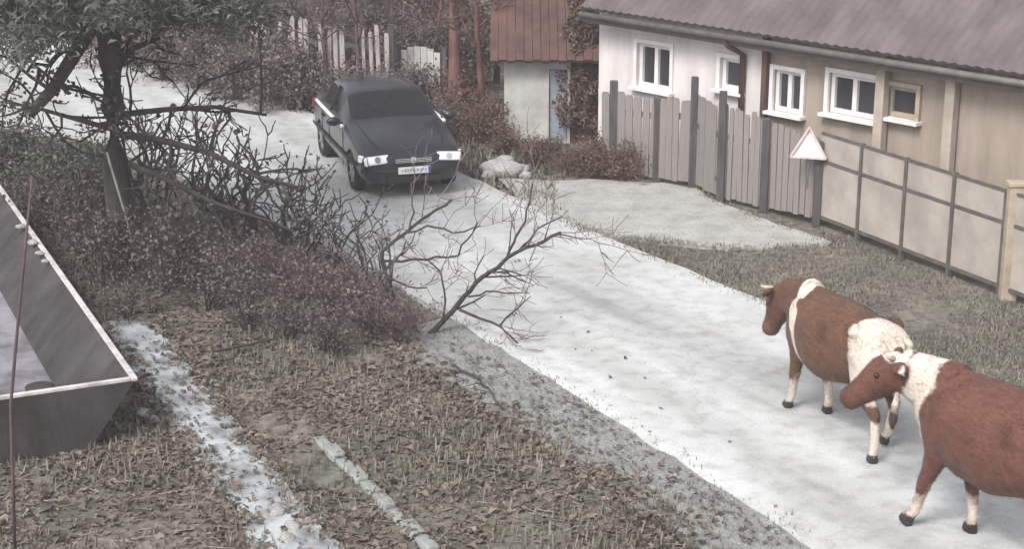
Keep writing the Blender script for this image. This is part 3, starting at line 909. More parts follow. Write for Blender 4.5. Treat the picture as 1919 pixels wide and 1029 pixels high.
g.prism([(U1 - .25, .1, EAVE), (U1 - .25, DEPTH - .1, EAVE), (U1 - .25, DEPTH / 2, ridge - .12)], (.2, 0, 0))
g.build('gable', M['plaster_white'], house)
r = MB(); ov = .38; sl = math.tan(math.radians(38))
# roof planes as corrugated sheets
def roof_plane(sign):
    vs_, fs = [], []
    nxr = 330; x0, x1 = -.08, U1 + .35
    ya, za = (-ov, EAVE - ov * sl + .10) if sign < 0 else (DEPTH + ov, EAVE - ov * sl + .10)
    yb, zb = DEPTH / 2, ridge + .10
    for j in range(9):
        t = j / 8
        for i in range(nxr + 1):
            x = x0 + (x1 - x0) * i / nxr
            w = .012 * math.sin(i * 2 * math.pi / 4) + (.02 if False else 0)
            vs_.append((x, ya + (yb - ya) * t, za + (zb - za) * t + w + .03 * (1 - (t * 8 % 1))))
    for j in range(8):
        for i in range(nxr):
            a = j * (nxr + 1) + i
            fs.append((a, a + 1, a + nxr + 2, a + nxr + 1))
    me = bpy.data.meshes.new('roof'); me.from_pydata(vs_, [], fs); me.update()
    ob = link_mesh('roof', me, M['roof'], house)
    s = ob.modifiers.new('thick', 'SOLIDIFY'); s.thickness = .06; s.offset = -1
roof_plane(-1); roof_plane(1)
MB().tube([(-.06, DEPTH / 2, ridge + .14), (U1 + .3, DEPTH / 2, ridge + .14)], .1, 8).build('ridge_cap', M['roof'], house, True)
MB().bar((-.05, -ov + .06, EAVE - ov * sl - .05), (U1 + .3, -ov + .06, EAVE - ov * sl - .05), .04, .16).build('fascia', M['steel'], house)
MB().tube([(-.05, -ov - .03, EAVE - ov * sl + .0), (U1 + .3, -ov - .03, EAVE - ov * sl + .0)], .055, 8).build('gutter', M['steel'], house, True)
def window(x0, x1, z0, z1, leaves, frame_m, pane_m='pane'):
    f = MB(); t = .065; yc = .10
    w, h = x1 - x0, z1 - z0
    f.box((x0 + t / 2, yc, (z0 + z1) / 2), (t, .1, h)); f.box((x1 - t / 2, yc, (z0 + z1) / 2), (t, .1, h))
    f.box(((x0 + x1) / 2, yc, z1 - t / 2), (w - 2 * t, .1, t)); f.box(((x0 + x1) / 2, yc, z0 + t / 2), (w - 2 * t, .1, t))
    for k in range(1, leaves):
        x = x0 + w * k / leaves
        f.box((x, yc, (z0 + z1) / 2), (.08, .098, h - 2 * t))
    # raised white surround on the wall face
    s = .07
    f.box((x0 - s / 2, -.012, (z0 + z1) / 2), (s, .05, h + 2 * s)); f.box((x1 + s / 2, -.012, (z0 + z1) / 2), (s, .05, h + 2 * s))
    f.box(((x0 + x1) / 2, -.012, z1 + s / 2), (w, .05, s))
    wo = f.build('window', M['white_paint'] if frame_m == 'white' else M['cream'], house)
    for k in range(leaves):
        a = x0 + t + (w - 2 * t) * k / leaves + (.04 if k else 0); b = x0 + t + (w - 2 * t) * (k + 1) / leaves - (.04 if k < leaves - 1 else 0)
        MB().box(((a + b) / 2, yc + .01, (z0 + z1) / 2), (b - a - .002, .012, h - 2 * t - .002)).build('pane', M[pane_m], wo)
        MB().box(((a + b) / 2, .34, (z0 + z1) / 2), (b - a + .06, .02, h)).build('curtain', M['curtain'], wo)
    MB().box(((x0 + x1) / 2, -.05, z0 - .03), (w + .2, .16, .05)).build('sill', M['white_paint'], wo)
for i, rc in enumerate(rects):
    window(*rc, 2 if i in (0, 2, 3) else 1, 'white' if i < 4 else 'cream')
dpu = onwall(1396, 150)[0]
MB().tube([(dpu - .12, -ov - .03, EAVE - ov * sl - .04), (dpu - .1, -.3, EAVE - .45), (dpu, -.07, EAVE - .6), (dpu, -.07, .0)], .05, 8).build('downpipe', M['brown_wood'], house, True)
MB().bar((u_split, -.05, -.1), (u_split, -.05, EAVE - .05), .1, .09, Vector((1, 0, 0))).build('corner_post', M['brown_wood'], house)
for px in (1655, 1786):
    u = onwall(px, 250)[0]
    MB().box((u, -.09, 1.2), (.16, .14, 2.6)).build('pilaster', M['pilaster'], house, bevel=.01)

# --------------------------------------------------------------- fences
def up_at(px, py_top, base):
    """height above the ground of the picture row py_top at the base point's distance"""
    return PX(px, py_top, base.y).z

def board_run(parent, a, b, h0, h1, nb, rndm, m, thick=.022, gap=.012, first=[None]):
    d = (b - a); L = d.length; d.normalize(); nrm = Vector((d.y, -d.x, 0))
    w = L / nb
    for i in range(nb):
        t = (i + .5) / nb
        h = h0 + (h1 - h0) * t + rndm.gauss(0, .025)
        c = a.lerp(b, t)
        o = link_mesh('board', BOARD, m, parent)
        o.location = c - Vector(parent.location) + Vector((0, 0, rndm.uniform(.02, .06)))
        o.rotation_euler = (rndm.gauss(0, .006), rndm.gauss(0, .012), math.atan2(d.y, d.x))
        o.scale = (w - gap * rndm.uniform(.4, 2.0), thick, h)

bd = MB(); bd.prism([(-.5, -.5, 0), (.5, -.5, 0), (.5, -.5, .96), (.32, -.5, 1), (-.38, -.5, 1), (-.5, -.5, .965)], (0, 1, 0))
BOARD = bd.mesh('board'); 
F0, F1, F2, F3, F4 = G(1128, 322), G(1230, 338), G(1298, 348), G(1350, 374), G(1530, 414)
F5 = G(1872, 548)
rf = random.Random(3)
bf = empty('board_fence', F0, 0, 'weathered grey board fence with dark posts left of the grey gate', 'fence')
board_run(bf, F0, F1, 1.32, 1.28, 7, rf, M['board'])
for p, h in ((G(1148, 326), 1.55), (F1, 1.35)):
    MB().box((p - F0) + Vector((0, .04, h / 2 - .05)), (.13, .13, h + .1)).build('post', M['board_dark'], bf, bevel=.012)
for z in (.35, 1.05):
    MB().bar(Vector((0, .05, z)), F1 - F0 + Vector((0, .05, z)), .05, .09).build('rail', M['board_dark'], bf)
gt = empty('plank_gate', F1, 0, 'pale grey plank gate between two dark posts', 'gate')
board_run(gt, F1 + (F2 - F1) * .06, F1 + (F2 - F1) * .94, 1.33, 1.33, 5, rf, M['board'], gap=.006)
for z in (.3, 1.1):
    MB().bar((F2 - F1) * .06 + Vector((0, .035, z)), (F2 - F1) * .94 + Vector((0, .035, z)), .035, .1).build('crossbar', M['board_dark'], gt)
MB().box((F2 - F1) * .9 + Vector((-.0, -.04, .8)), (.03, .03, .14)).build('handle', M['steel'], gt)
bg2 = empty('board_fence', F2, 0, 'grey board fence running from the gate to the panel fence, white triangle on its end', 'fence')
board_run(bg2, F2, F3, 1.45, 1.45, 5, rf, M['board'])
F34 = F3.lerp(F4, .46)
board_run(bg2, F3, F34, 1.48, 1.36, 8, rf, M['board'])
board_run(bg2, F34, F4, 1.34, 1.18, 9, rf, M['board'])
for p, h in ((F2, 1.78), (F3, 1.72), (F34, 1.42), (F4, 1.22)):
    MB().box((p - F2) + Vector((-.02, -.06, h / 2 - .05)), (.11, .11, h + .1)).build('post', M['board_dark'], bg2, bevel=.012)
for z in (.3, 1.0):
    for a, b in ((F2, F3), (F3, F34), (F34, F4)):
        MB().bar(a - F2 + Vector((0, .04, z)), b - F2 + Vector((0, .04, z)), .045, .08).build('rail', M['board_dark'], bg2)

wf = empty('panel_fence', F4, 0, 'low steel framed fence of pale grey beige sheet panels along the far verge', 'fence')
dirw = (F5 - F4); Lw = dirw.length; dirw.normalize()
NB = 4; ext = 3
for i in range(NB + ext + 1):
    p = F4 + dirw * (Lw / NB) * i
    h = 1.38
    if i > 0:
        MB().box((p - F4) + Vector((0, 0, h / 2 - .06)), (.055, .055, h + .1), Matrix.Rotation(math.atan2(dirw.y, dirw.x), 3, 'Z')).build('post', M['steel'], wf)
    if i < NB + ext:
        q = F4 + dirw * (Lw / NB) * (i + 1)
        a, b = p - F4 + dirw * .028, q - F4 - dirw * .028
        for z, t in ((.08, .04), (.93, .04), (1.34, .035)):
            MB().bar(a + Vector((0, 0, z)), b + Vector((0, 0, z)), .035, t).build('rail', M['steel'], wf)
        MB().bar(a + Vector((0, .006, .505)), b + Vector((0, .006, .505)), .012, .79).build('panel', M['fence_sheet'], wf)
        MB().bar(a + Vector((0, .006, 1.137)), b + Vector((0, .006, 1.137)), .012, .37).build('panel', M['fence_sheet'], wf)
cp = G(1888, 552)
po = MB().box((0, 0, .68), (.2, .16, 1.5)).box((0, 0, 1.46), (.24, .2, .06)).build('gate_post', M['cream'], None, bevel=.012)
po.location = cp; tag(po, 'thick cream gate post at the end of the panel fence', 'post')

# white triangular plate with a raised border on the end post of the board fence
tb = PX(1515, 292, F4.y - .12)
ts = empty('triangle_sign', tb, math.radians(-18), 'small white triangular plate fixed to the top of the fence end post', 'sign')
def tri(s, z0):
    return [(-s, 0, z0), (s, 0, z0), (0, 0, z0 + s * 1.75)]
MB().prism([(x, -.01, z) for x, _, z in tri(.26, -.02)], (0, .02, 0)).build('plate', M['white_paint'], ts)
bdm = MB()
T = [Vector((x, -.02, z)) for x, _, z in tri(.26, -.02)]
for k in range(3): bdm.bar(T[k], T[(k + 1) % 3], .03, .05, Vector((0, 1, 0)))
bdm.build('border', M['pink_rim'], ts)
MB().bar((0, .03, -.5), (0, .03, .3), .03, .03, Vector((0, 1, 0))).build('bracket', M['steel'], ts)

# --------------------------------------------------------------- shed with rust roof beside the house
SA, SB = G(945, 262), G(1112, 262)
shed = empty('small_shed', SA, math.atan2((SB - SA).y, (SB - SA).x), 'small shed with rust brown roof, chalky wall and blue grey door', 'shed')
SW = (SB - SA).length; sh = 1.45
def su(px): return (G(px, 262) - SA).x
doors = [(su(1028), su(1062), -.02, 1.28)]
w = MB(); wall_with_holes(w, 0, su(1068), -.1, sh, 0, .2, doors)
w.box((.1, 1.5, sh / 2), (.2, 2.6, sh + .1)); w.box((SW - .1, 1.5, sh / 2), (.2, 2.6, sh + .1)); w.box((SW / 2, 2.9, sh / 2), (SW - .42, .2, sh + .1))
w.build('wall', M['pale_wall'], shed)
for k in range(4):
    a = su(1069) + (SW - su(1069)) * k / 4; b = su(1069) + (SW - su(1069)) * (k + 1) / 4
    MB().box(((a + b) / 2, .06, .66), (b - a - .012, .05, 1.5)).build('plank', M['brown_wood'], shed)
dd = MB().box(((doors[0][0] + doors[0][1]) / 2, .08, .62), (doors[0][1] - doors[0][0] - .02, .05, 1.28)).build('door', M['blue_door'], shed)
MB().box((doors[0][1] - .07, .04, .65), (.03, .05, .1)).build('handle', M['steel'], dd)
rr = MB(); n = 14
for k in range(n):                                            # roofing strips
    a = -.25 + (SW + .5) * k / n; b = -.25 + (SW + .5) * (k + 1) / n
    R = Matrix.Rotation(math.radians(32), 3, 'X')
    MB().box(((a + b) / 2, 1.05, sh + .02 + 1.35 * math.tan(math.radians(32)) + .018 * (k % 2)), (b - a - .008, 3.2, .06), R).build('roof_sheet', M['roof_brown'], shed)
gm = MB(); hR = sh + 1.35 * math.tan(math.radians(32))
gm.prism([(.02, .1, sh), (.02, 2.9, sh), (.02, 2.6, hR + .72), (.02, 2.3, hR + .7)], (.16, 0, 0)); gm.build('gable', M['roof_brown'], shed); gm = MB(); gm.prism([(SW - .18, .1, sh), (SW - .18, 2.9, sh), (SW - .18, 2.6, hR + .72), (SW - .18, 2.3, hR + .7)], (.16, 0, 0))
gm.build('gable', M['roof_brown'], shed)
MB().box((SW / 2, 2.9, sh + .78), (SW - .4, .18, 1.44)).build('back_wall', M['roof_brown'], shed)

# pale round-topped gate further along, and the bleached picket fence
ga = G(790, 205)
ag = empty('arched_gate', ga, math.radians(-25), 'chalky white gate with a rounded top beside the shed', 'gate')
for k in range(6):
    x = -.36 + .144 * k; h = 1.02 + .22 * math.sqrt(max(0, 1 - (x / .44) ** 2))
    MB().box((x, 0, h / 2), (.132, .03, h)).build('board', M['pale_wall'], ag)
for z in (.25, .9): MB().box((0, .03, z), (.86, .03, .09)).build('crossbar', M['board_pale'], ag)
for x in (-.52, .52): MB().box((x, .02, .6), (.1, .1, 1.3)).build('post', M['board_dark'], ag)

pf0, pf1 = G(470, 178), G(735, 214)
pk = empty('picket_fence', pf0, 0, 'bleached tall picket fence behind the hedge beyond the road', 'fence')
BOARD_P = BOARD
npk = 20; d = (pf1 - pf0)
for i in range(npk):
    if i in (3, 9, 14): continue
    t = (i + .5) / npk
    o = link_mesh('picket', bpy.data.meshes.get('picket') or BOARD.copy(), None, pk)
    if o.data.name != 'picket': o.data.name = 'picket'; o.data.materials.clear(); o.data.materials.append(M['board_pale'])
    o.location = d * t; o.scale = (.10 * rf.uniform(.8, 1.2), .025, 1.62 * rf.uniform(.92, 1.06))
    o.rotation_euler = (0, rf.gauss(0, .035), math.atan2(d.y, d.x))
for z in (.4, 1.25): MB().bar(Vector((0, .04, z)), d + Vector((0, .04, z)), .05, .08).build('rail', M['board_dark'], pk)
for t in (0, .33, .66, 1): MB().box(d * t + Vector((0, .09, .85)), (.1, .1, 1.75)).build('post', M['board_dark'], pk)

# --------------------------------------------------------------- plants beyond the road
hedge = [shrub_proto('hedge_bush', 90 + i, 1.25, 14, M['twig'], M['leaf_brown'], 2600, .075, .09, splay=.75) for i in range(2)]
uh = [False, False]
for i, (px, py, s) in enumerate([(250, 120, 1.1), (310, 150, 1.1), (375, 165, 1.1), (430, 185, 1.1), (490, 190, 1.1), (550, 205, 1.1), (600, 190, 1.0), (640, 215, .9),
                                 (700, 225, .9), (330, 105, 1.2), (420, 130, 1.2), (510, 155, 1.1), (570, 165, 1.1), (840, 262, .7), (760, 215, .8), (620, 110, 1.2), (680, 125, 1.2), (740, 130, 1.2), (800, 150, 1.2), (860, 165, 1.2), (650, 60, 1.3), (730, 70, 1.3), (810, 85, 1.3), (880, 110, 1.3), (560, 100, 1.2)]):
    k = i % 2
    put(hedge[k], G(px, py), rnd.uniform(0, 6.3), s * rnd.uniform(.9, 1.1), 'brown dry hedge bush on the bank beyond the road', 'hedge bushes beyond the road', 'bush', not uh[k]); uh[k] = True
gh_ = shrub_proto('evergreen_bush', 95, 1.9, 14, M['twig_dark'], M['evergreen'], 7000, .10, .14, splay=.6)
for i, (px, py, s) in enumerate([(280, 60, 1.1), (360, 70, 1.1), (430, 85, 1.15), (480, 60, 1.1), (200, 40, 1.2), (100, 30, 1.2), (20, 20, 1.2), (400, 20, 1.3), (300, 10, 1.3), (540, 60, 1.1), (-60, 30, 1.2)]):
    put(gh_, G(px, py), rnd.uniform(0, 6.3), s, 'tall grey green evergreen bush far beyond the road', 'evergreen bushes far beyond the road', 'bush', i == 0)
rust = [shrub_proto('rust_shrub', 101 + i, 1.0, 14, M['twig_red'], M['leaf_rust'], 1700, .075, .08, splay=.8) for i in range(2)]
ur = [False, False]
for i, (px, py, s) in enumerate([(900, 262, .85), (945, 280, .65), (885, 235, .95), (1000, 303, .5), (1060, 318, .5), (1105, 324, .55), (1165, 335, .6), (860, 215, 1.1), (1140, 320, .65), (1030, 296, .45), (930, 250, .7)]):
    k = i % 2
    put(rust[k], G(px, py), rnd.uniform(0, 6.3), s * rnd.uniform(.9, 1.1), 'rust coloured dry shrub on the bank between car and board fence', 'rusty shrubs on the bank', 'shrub', not ur[k]); ur[k] = True

def bare_tree(px, py, h, r, seed, label, m, lean=0.0, group=None, lm=None):
    rd = random.Random(seed); b = G(px, py)
    o = empty('bare_tree', b, 0, label, 'tree', group)
    segs, tips = [], []
    p = Vector((0, 0, -.1)); d = Vector((lean, 0, 1)).normalized(); n = 10; rad = r; tseg = []
    for i in range(n):
        d = (d + Vector((rd.gauss(0, .07), rd.gauss(0, .07), .05))).normalized()
        q = p + d * h / n; tseg.append((p.copy(), rad)); p = q; rad *= .88
        if i > 2:
            for _ in range(3):
                dd = Vector((rd.gauss(0, 1), rd.gauss(0, 1), .5 + rd.random())).normalized()
                grow(rd, p.copy(), dd, h * rd.uniform(.16, .3), rad * .5, 2, segs, tips, kids=(1, 3))
    tseg.append((p.copy(), rad))
    MB().tube([a for a, _ in tseg], [x for _, x in tseg], 8).build('trunk', m, o, True)
    v, q = frusta(segs, 3); c = link_mesh('crown', np_mesh('crown', v, q), m, o)
    if lm:
        rg = np.random.default_rng(seed)
        C = cloud([s[1] for s in segs], 1600, .08, rg)
        l = link_mesh('dry_leaves', leaf_mesh('dry_leaves', C, .09, rg, flat=.05), lm, c); l['kind'] = 'stuff'
bare_tree(852, 226, 4.6, .16, 31, 'red barked bare tree with thick trunk behind the parked car', M['twig_red'], .02, lm=M['leaf_rust'])
bare_tree(905, 235, 4.0, .09, 33, 'slim red barked bare tree by the shed corner', M['twig_red'], .06)
for i, (px, py, r_) in enumerate([(560, 190, .07), (620, 198, .06), (680, 205, .07), (735, 208, .06)]):
    bare_tree(px, py, 3.6, r_, 36 + i, 'thin grey brown bare tree growing along the picket fence', M['twig'], .02 * (i - 1), 'thin trees along the picket fence')
for i, (px, py, r_) in enumerate([(700, 130, .10), (770, 110, .08), (640, 90, .09), (590, 60, .08), (820, 150, .09), (530, 40, .08), (930, 150, .08), (740, 60, .1)]):
    bare_tree(px, py, 4.2, r_, 50 + i, 'reddish bare tree in the orchard behind the picket fence', M['twig_red'] if i % 2 else M['twig'], .03 * (i % 3 - 1), 'orchard trees behind the picket fence', M['leaf_rust'] if i % 2 == 0 else None)
# rusty conical tree against the house end
ct = empty('rust_conifer', G(1088, 258), 0, 'dense rust brown dried conifer beside the house gable', 'tree')
rg = np.random.default_rng(77)
MB().tube([(0, 0, -.1), (0, 0, 1.2), (.03, 0, 2.9)], [.09, .07, .02], 8).build('trunk', M['bark'], ct, True)
n = 7000; z = rg.uniform(.25, 3.0, n); a = rg.uniform(0, 2 * np.pi, n)
rad = (.52 - .13 * z) * np.sqrt(rg.uniform(.15, 1, n)) * (1 + .22 * np.sin(5 * a + 3 * z) + .15 * np.sin(11 * z + 2 * a))
C = np.stack([np.cos(a) * rad, np.sin(a) * rad, z], 1)
l = link_mesh('crown', leaf_mesh('crown', C, .11, rg, flat=.05, aspect=.4), M['leaf_rust'], ct); l['kind'] = 'stuff'

# pale stones heaped by the car
stone_me = []
for k in range(3):
    bm = bmesh.new(); bmesh.ops.create_icosphere(bm, subdivisions=2, radius=1)
    for v in bm.verts: v.co *= 1 + .35 * mnoise.noise(v.co * 1.3 + Vector((k * 7, 0, 0)))
    me = bpy.data.meshes.new('stone'); bm.to_mesh(me); bm.free(); stone_me.append(me)
def stone(px, py, s, label, group, z=0):
    o = link_mesh('stone', stone_me[rnd.randint(0, 2)], M['stone'], None, True)
    p = G(px, py); o.location = (p.x, p.y, z + s * .35 - .05); o.scale = (s * rnd.uniform(.8, 1.4), s * rnd.uniform(.8, 1.2), s * .75)
    o.rotation_euler = (rnd.uniform(-.3, .3), rnd.uniform(-.3, .3), rnd.uniform(0, 6.3)); tag(o, label, 'stone', group)
for px, py, s in [(928, 318, .2), (950, 322, .23), (970, 320, .16), (945, 308, .2), (985, 330, .13), (915, 328, .12)]:
    stone(px, py, s, 'pale stone in the small heap beside the car', 'stones heaped by the car')

# --------------------------------------------------------------- the car
def make_car():
    P0 = G(776, 370)
    yaw = math.radians(17)
    root = empty('parked_car', P0, 0, 'dark blue grey saloon car with white number plate facing down the road', 'car')
    # local: +x = heading; rotate so heading points to the viewer and slightly right
    root.rotation_euler = (0, 0, -math.pi / 2 + yaw)
    # stations: x (from front = 0 to rear = -4.25), half width, bottom, shoulder z, top z, top half width
    S = [(0.00, .60, .30, .60, .62, .48), (-.04, .72, .22, .66, .69, .56), (-.16, .80, .20, .72, .76, .62), (-.45, .835, .20, .80, .86, .66), (-.9, .845, .20, .88, .935, .68),
         (-1.20, .85, .20, .92, .985, .70), (-1.28, .85, .20, .925, 1.02, .70), (-1.86, .85, .20, .94, 1.36, .61), (-1.96, .85, .20, .94, 1.395, .605), (-2.38, .85, .20, .945, 1.43, .605),
         (-2.46, .85, .20, .945, 1.43, .605), (-3.0, .85, .20, .955, 1.40, .605), (-3.1, .85, .20, .96, 1.385, .605), (-3.62, .84, .20, .97, 1.06, .60), (-3.70, .835, .20, .97, 1.02, .62),
         (-4.05, .81, .22, .94, .99, .62), (-4.2, .76, .26, .86, .92, .58), (-4.25, .66, .34, .70, .74, .5)]
    NPT = 10
    vs_, fs, mi = [], [], []
    for x, w, zb, zs, zt, wt in S:
        half = [(0, zb), (w * .82, zb), (w * .965, zb + .10), (w, (zb + zs) * .5), (w * .99, zs - .09), (w * .95, zs),
                (w * .95 + (wt - w * .95) * .12, zs + (zt - zs) * .14), (wt + (w * .95 - wt) * .12, zt - (zt - zs) * .14), (wt * .86, zt), (0, zt + .022)]
        for y, z in half: vs_.append((x, y, z))
        for y, z in half[1:-1][::-1]: vs_.append((x, -y, z))
    R = 2 * NPT - 2
    for i in range(len(S) - 1):
        for k in range(R):
            k2 = (k + 1) % R
            fs.append((i * R + k, i * R + k2, (i + 1) * R + k2, (i + 1) * R + k))
            kk = k if k < NPT - 1 else R - 1 - k          # mirrored strip index 0..8
            g = 0
            if kk == 6 and i in (7, 8, 10): g = 1            # side glass
            if kk == 6 and i == 11: g = 1
            if kk in (7, 8) and i == 6: g = 2                # windscreen
            if kk in (7, 8) and i == 12: g = 3               # rear screen
            if kk == 6 and i == 6: g = 0
            mi.append(g)
    fs.append(tuple(range(R))[::-1]); mi.append(0)
    e = (len(S) - 1) * R
    fs.append(tuple(range(e, e + R))); mi.append(0)
    me = bpy.data.meshes.new('shell'); me.from_pydata(vs_, [], fs)
    for nm in ('car_paint', 'car_glass', 'car_glass', 'car_glass'): me.materials.append(M[nm])
    me.polygons.foreach_set('material_index', mi)
    bm = bmesh.new(); bm.from_mesh(me); bmesh.ops.recalc_face_normals(bm, faces=bm.faces)
    cl = bm.edges.layers.float.get('crease_edge') or bm.edges.layers.float.new('crease_edge')
    for ed in bm.edges:
        if len(ed.link_faces) == 2 and ed.link_faces[0].material_index != ed.link_faces[1].material_index: ed[cl] = .8
    bm.to_mesh(me); bm.free()
    sh_o = bpy.data.objects.new('shell', me); COL.objects.link(sh_o)
    m = sh_o.modifiers.new('sub', 'SUBSURF'); m.levels = 2; m.render_levels = 2
    cut = MB()
    for x in (-.78, -3.32):
        for s in (-1, 1): cut.tube([(x, s * .62, .31), (x, s * 1.05, .31)], .345, 28)
    cutter = bpy.data.objects.new('cutter', cut.mesh('cutter')); COL.objects.link(cutter)
    m = sh_o.modifiers.new('arch', 'BOOLEAN'); m.operation = 'DIFFERENCE'; m.object = cutter; m.solver = 'EXACT'
    dg = bpy.context.evaluated_depsgraph_get(); dg.update()
    em = bpy.data.meshes.new_from_object(sh_o.evaluated_get(dg))
    bpy.data.objects.remove(sh_o); bpy.data.objects.remove(cutter)
    co = [v.co.copy() for v in em.vertices]
    def sub(name, idxs, mt, test=None, push=0.0):
        used, vv, ff = {}, [], []
        for p in em.polygons:
            if p.material_index not in idxs: continue
            if test and not test(p.center): continue
            f = []
            for vi in p.vertices:
                if vi not in used: used[vi] = len(vv); vv.append(tuple(co[vi]))
                f.append(used[vi])
            ff.append(f)
        if not ff: return None
        mm = bpy.data.meshes.new(name); mm.from_pydata(vv, [], ff); mm.update()
        return link_mesh(name, mm, mt, root, True)
    body = sub('body', (0, 4, 5), M['car_paint'])
    sub('windscreen', (2,), M['car_glass'])
    sub('rear_window', (3,), M['car_glass'])
    for s in (-1, 1):
        for lo, hi in ((-2.42, -1.2), (-3.05, -2.42), (-3.9, -3.05)):
            sub('side_window', (1,), M['car_glass'], lambda c, s=s, lo=lo, hi=hi: c.y * s > 0 and lo <= c.x < hi)
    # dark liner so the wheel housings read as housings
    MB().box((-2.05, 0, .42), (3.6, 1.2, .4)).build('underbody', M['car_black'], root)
    # wheels
    for x in (-.78, -3.32):
        for s in (-1, 1):
            t = MB(); prof = [(.20, -.09), (.28, -.095), (.305, -.06), (.31, 0), (.305, .06), (.28, .095), (.20, .09)]
            n = 28; b0 = len(t.v)
            for k in range(n):
                a = 2 * math.pi * k / n
                for r, y in prof: t.v.append((r * math.cos(a), y, r * math.sin(a)))
            for k in range(n):
                for j in range(len(prof) - 1):
                    k2 = (k + 1) % n
                    t.f.append((k * 7 + j, k * 7 + j + 1, k2 * 7 + j + 1, k2 * 7 + j))
            ty = t.build('wheel', M['rubber'], root, True); ty.location = (x, s * .735, .31)
            rm = MB().tube([(0, s * -.06, 0), (0, s * .07, 0)], .205, 24)
            for k in range(7):
                a = 2 * math.pi * k / 7
                rm.bar((.05 * math.cos(a), s * .077, .05 * math.sin(a)), (.19 * math.cos(a), s * .077, .19 * math.sin(a)), .045, .02, Vector((0, 1, 0)))
            rm.tube([(0, s * .07, 0), (0, s * .095, 0)], .045, 12)
            rm.build('rim', M['rim'], ty)
    # front
    for s in (-1, 1):
        h = MB()
        R_ = Matrix.Rotation(-s * math.radians(16), 3, 'Z') @ Matrix.Rotation(math.radians(-18), 3, 'Y')
        h.box((-.065, s * .535, .615), (.16, .46, .145), R_)
        ho = h.build('headlight', M['lamp_glass'], root, True, bevel=.03)
        MB().tube([R_ @ Vector((.075, y_, z_)) + Vector((-.065, s * .535, .615)) for y_, z_ in ((-.235, -.076), (.235, -.076), (.235, .076), (-.235, .076), (-.235, -.076))], .008, 5).build('lamp_surround', M['car_black'], ho)
        MB().tube([R_ @ Vector((.07, s * .06, 0)) + Vector((-.065, s * .535, .615)), R_ @ Vector((.086, s * .06, 0)) + Vector((-.065, s * .535, .615))], .052, 16).build('reflector', M['rim'], ho)
        ind = MB().box((-.19, s * .755, .62), (.16, .06, .11), Matrix.Rotation(-s * math.radians(48), 3, 'Z')).build('indicator', M['lamp_glass'], root, bevel=.012)
        MB().tube([(-.03, s * .52, .33), (.012, s * .52, .33)], .05, 14).build('fog_light', M['car_black'], root)
        # mirrors
        mo = MB().ball((-1.42, s * .97, .99), (.07, .115, .075), 12, 8).tube([(-1.42, s * .82, .95), (-1.42, s * .93, .97)], .03, 6).build('wing_mirror', M['car_paint'], root, True)
        MB().box((-1.478, s * .97, .99), (.02, .17, .1)).build('mirror_glass', M['chrome'], mo)
        # waist trim under the side windows, side highlight painted in white; door gaps, handles
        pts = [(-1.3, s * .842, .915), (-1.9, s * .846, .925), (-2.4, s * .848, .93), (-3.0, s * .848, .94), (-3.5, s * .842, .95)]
        MB().tube(pts, .034, 6).build('waist_highlight_trim', M['white_paint'], root, True)
        MB().tube([(-.35, s * .85, .5), (-1.2, s * .862, .5), (-2.9, s * .862, .5), (-3.9, s * .84, .5)], [(.012, .03)] * 4, 6).build('side_moulding', M['car_black'], root, True)
        for x in (-1.30, -2.42, -3.02):
            MB().bar((x, s * .849, .28), (x, s * .846, .88), .012, .008, Vector((0, 1, 0))).build('door_gap', M['car_black'], root)
        for x in (-2.22, -3.12 + .28):
            MB().bar((x, s * .858, .80), (x - .17, s * .858, .805), .03, .035).build('door_handle', M['car_black'], root, bevel=.008)
        MB().bar((-2.42, s * .805, .98), (-2.42, s * .63, 1.38), .05, .03, Vector((1, 0, 0))).build('pillar', M['car_black'], root)
        tl = MB().box((-4.16, s * .66, .78), (.12, .26, .16), Matrix.Rotation(s * math.radians(20), 3, 'Z')).build('tail_light', simple('red lens', (.3, .02, .02), .25), root, bevel=.02)
    for s in (-1, 1):
        MB().tube([(-.14, s * .50, .773), (-.45, s * .585, .868), (-.9, s * .615, .945), (-1.22, s * .62, .992)], .006, 5).build('bonnet_gap', M['car_black'], root)
    gr = MB().box((-.02, 0, .60), (.06, .62, .10)).build('grille', M['car_black'], root, bevel=.01)
    for z in (.575, .60, .625): MB().box((.012, 0, z), (.012, .58, .008)).build('slat', M['chrome'], gr)
    MB().ball((.02, 0, .605), (.012, .05, .05), 12, 6).build('badge', M['chrome'], gr, True)
    MB().box((.0, 0, .31), (.06, .86, .10)).build('air_intake', M['car_black'], root, bevel=.015)
    MB().tube([(-.16, -.79, .44), (-.035, -.62, .44), (.022, -.3, .44), (.03, 0, .44), (.022, .3, .44), (-.035, .62, .44), (-.16, .79, .44)], [(.02, .035)] * 7, 8).build('bumper_strip', M['car_black'], root, True)
    pl = MB().box((.06, 0, .455), (.012, .52, .112)).build('number_plate', M['plate'], root, bevel=.004)
    MB().box((.068, .238, .455), (.006, .04, .1)).build('band', M['plate_blue'], pl)
    ch = MB()
    cr = random.Random(2)
    for i_ in range(17):
        ch.box((.068, .19 - .024 * i_ + cr.uniform(-.004, .004), .455 + cr.uniform(-.008, .008)), (.004, cr.uniform(.006, .015), cr.uniform(.02, .062)))
    ch.build('characters', M['ink'], pl)
    for s, L in ((-1, .48), (1, .5)):
        MB().bar((-1.32, s * .1 + .1, 1.035), (-1.40, s * .1 + .1 + L * .9, 1.07), .018, .014).build('wiper', M['car_black'], root)
    MB().ball((-1.75, 0, 1.27), (.03, .11, .035), 10, 6).build('rear_view_mirror', M['car_black'], root, True)
make_car()

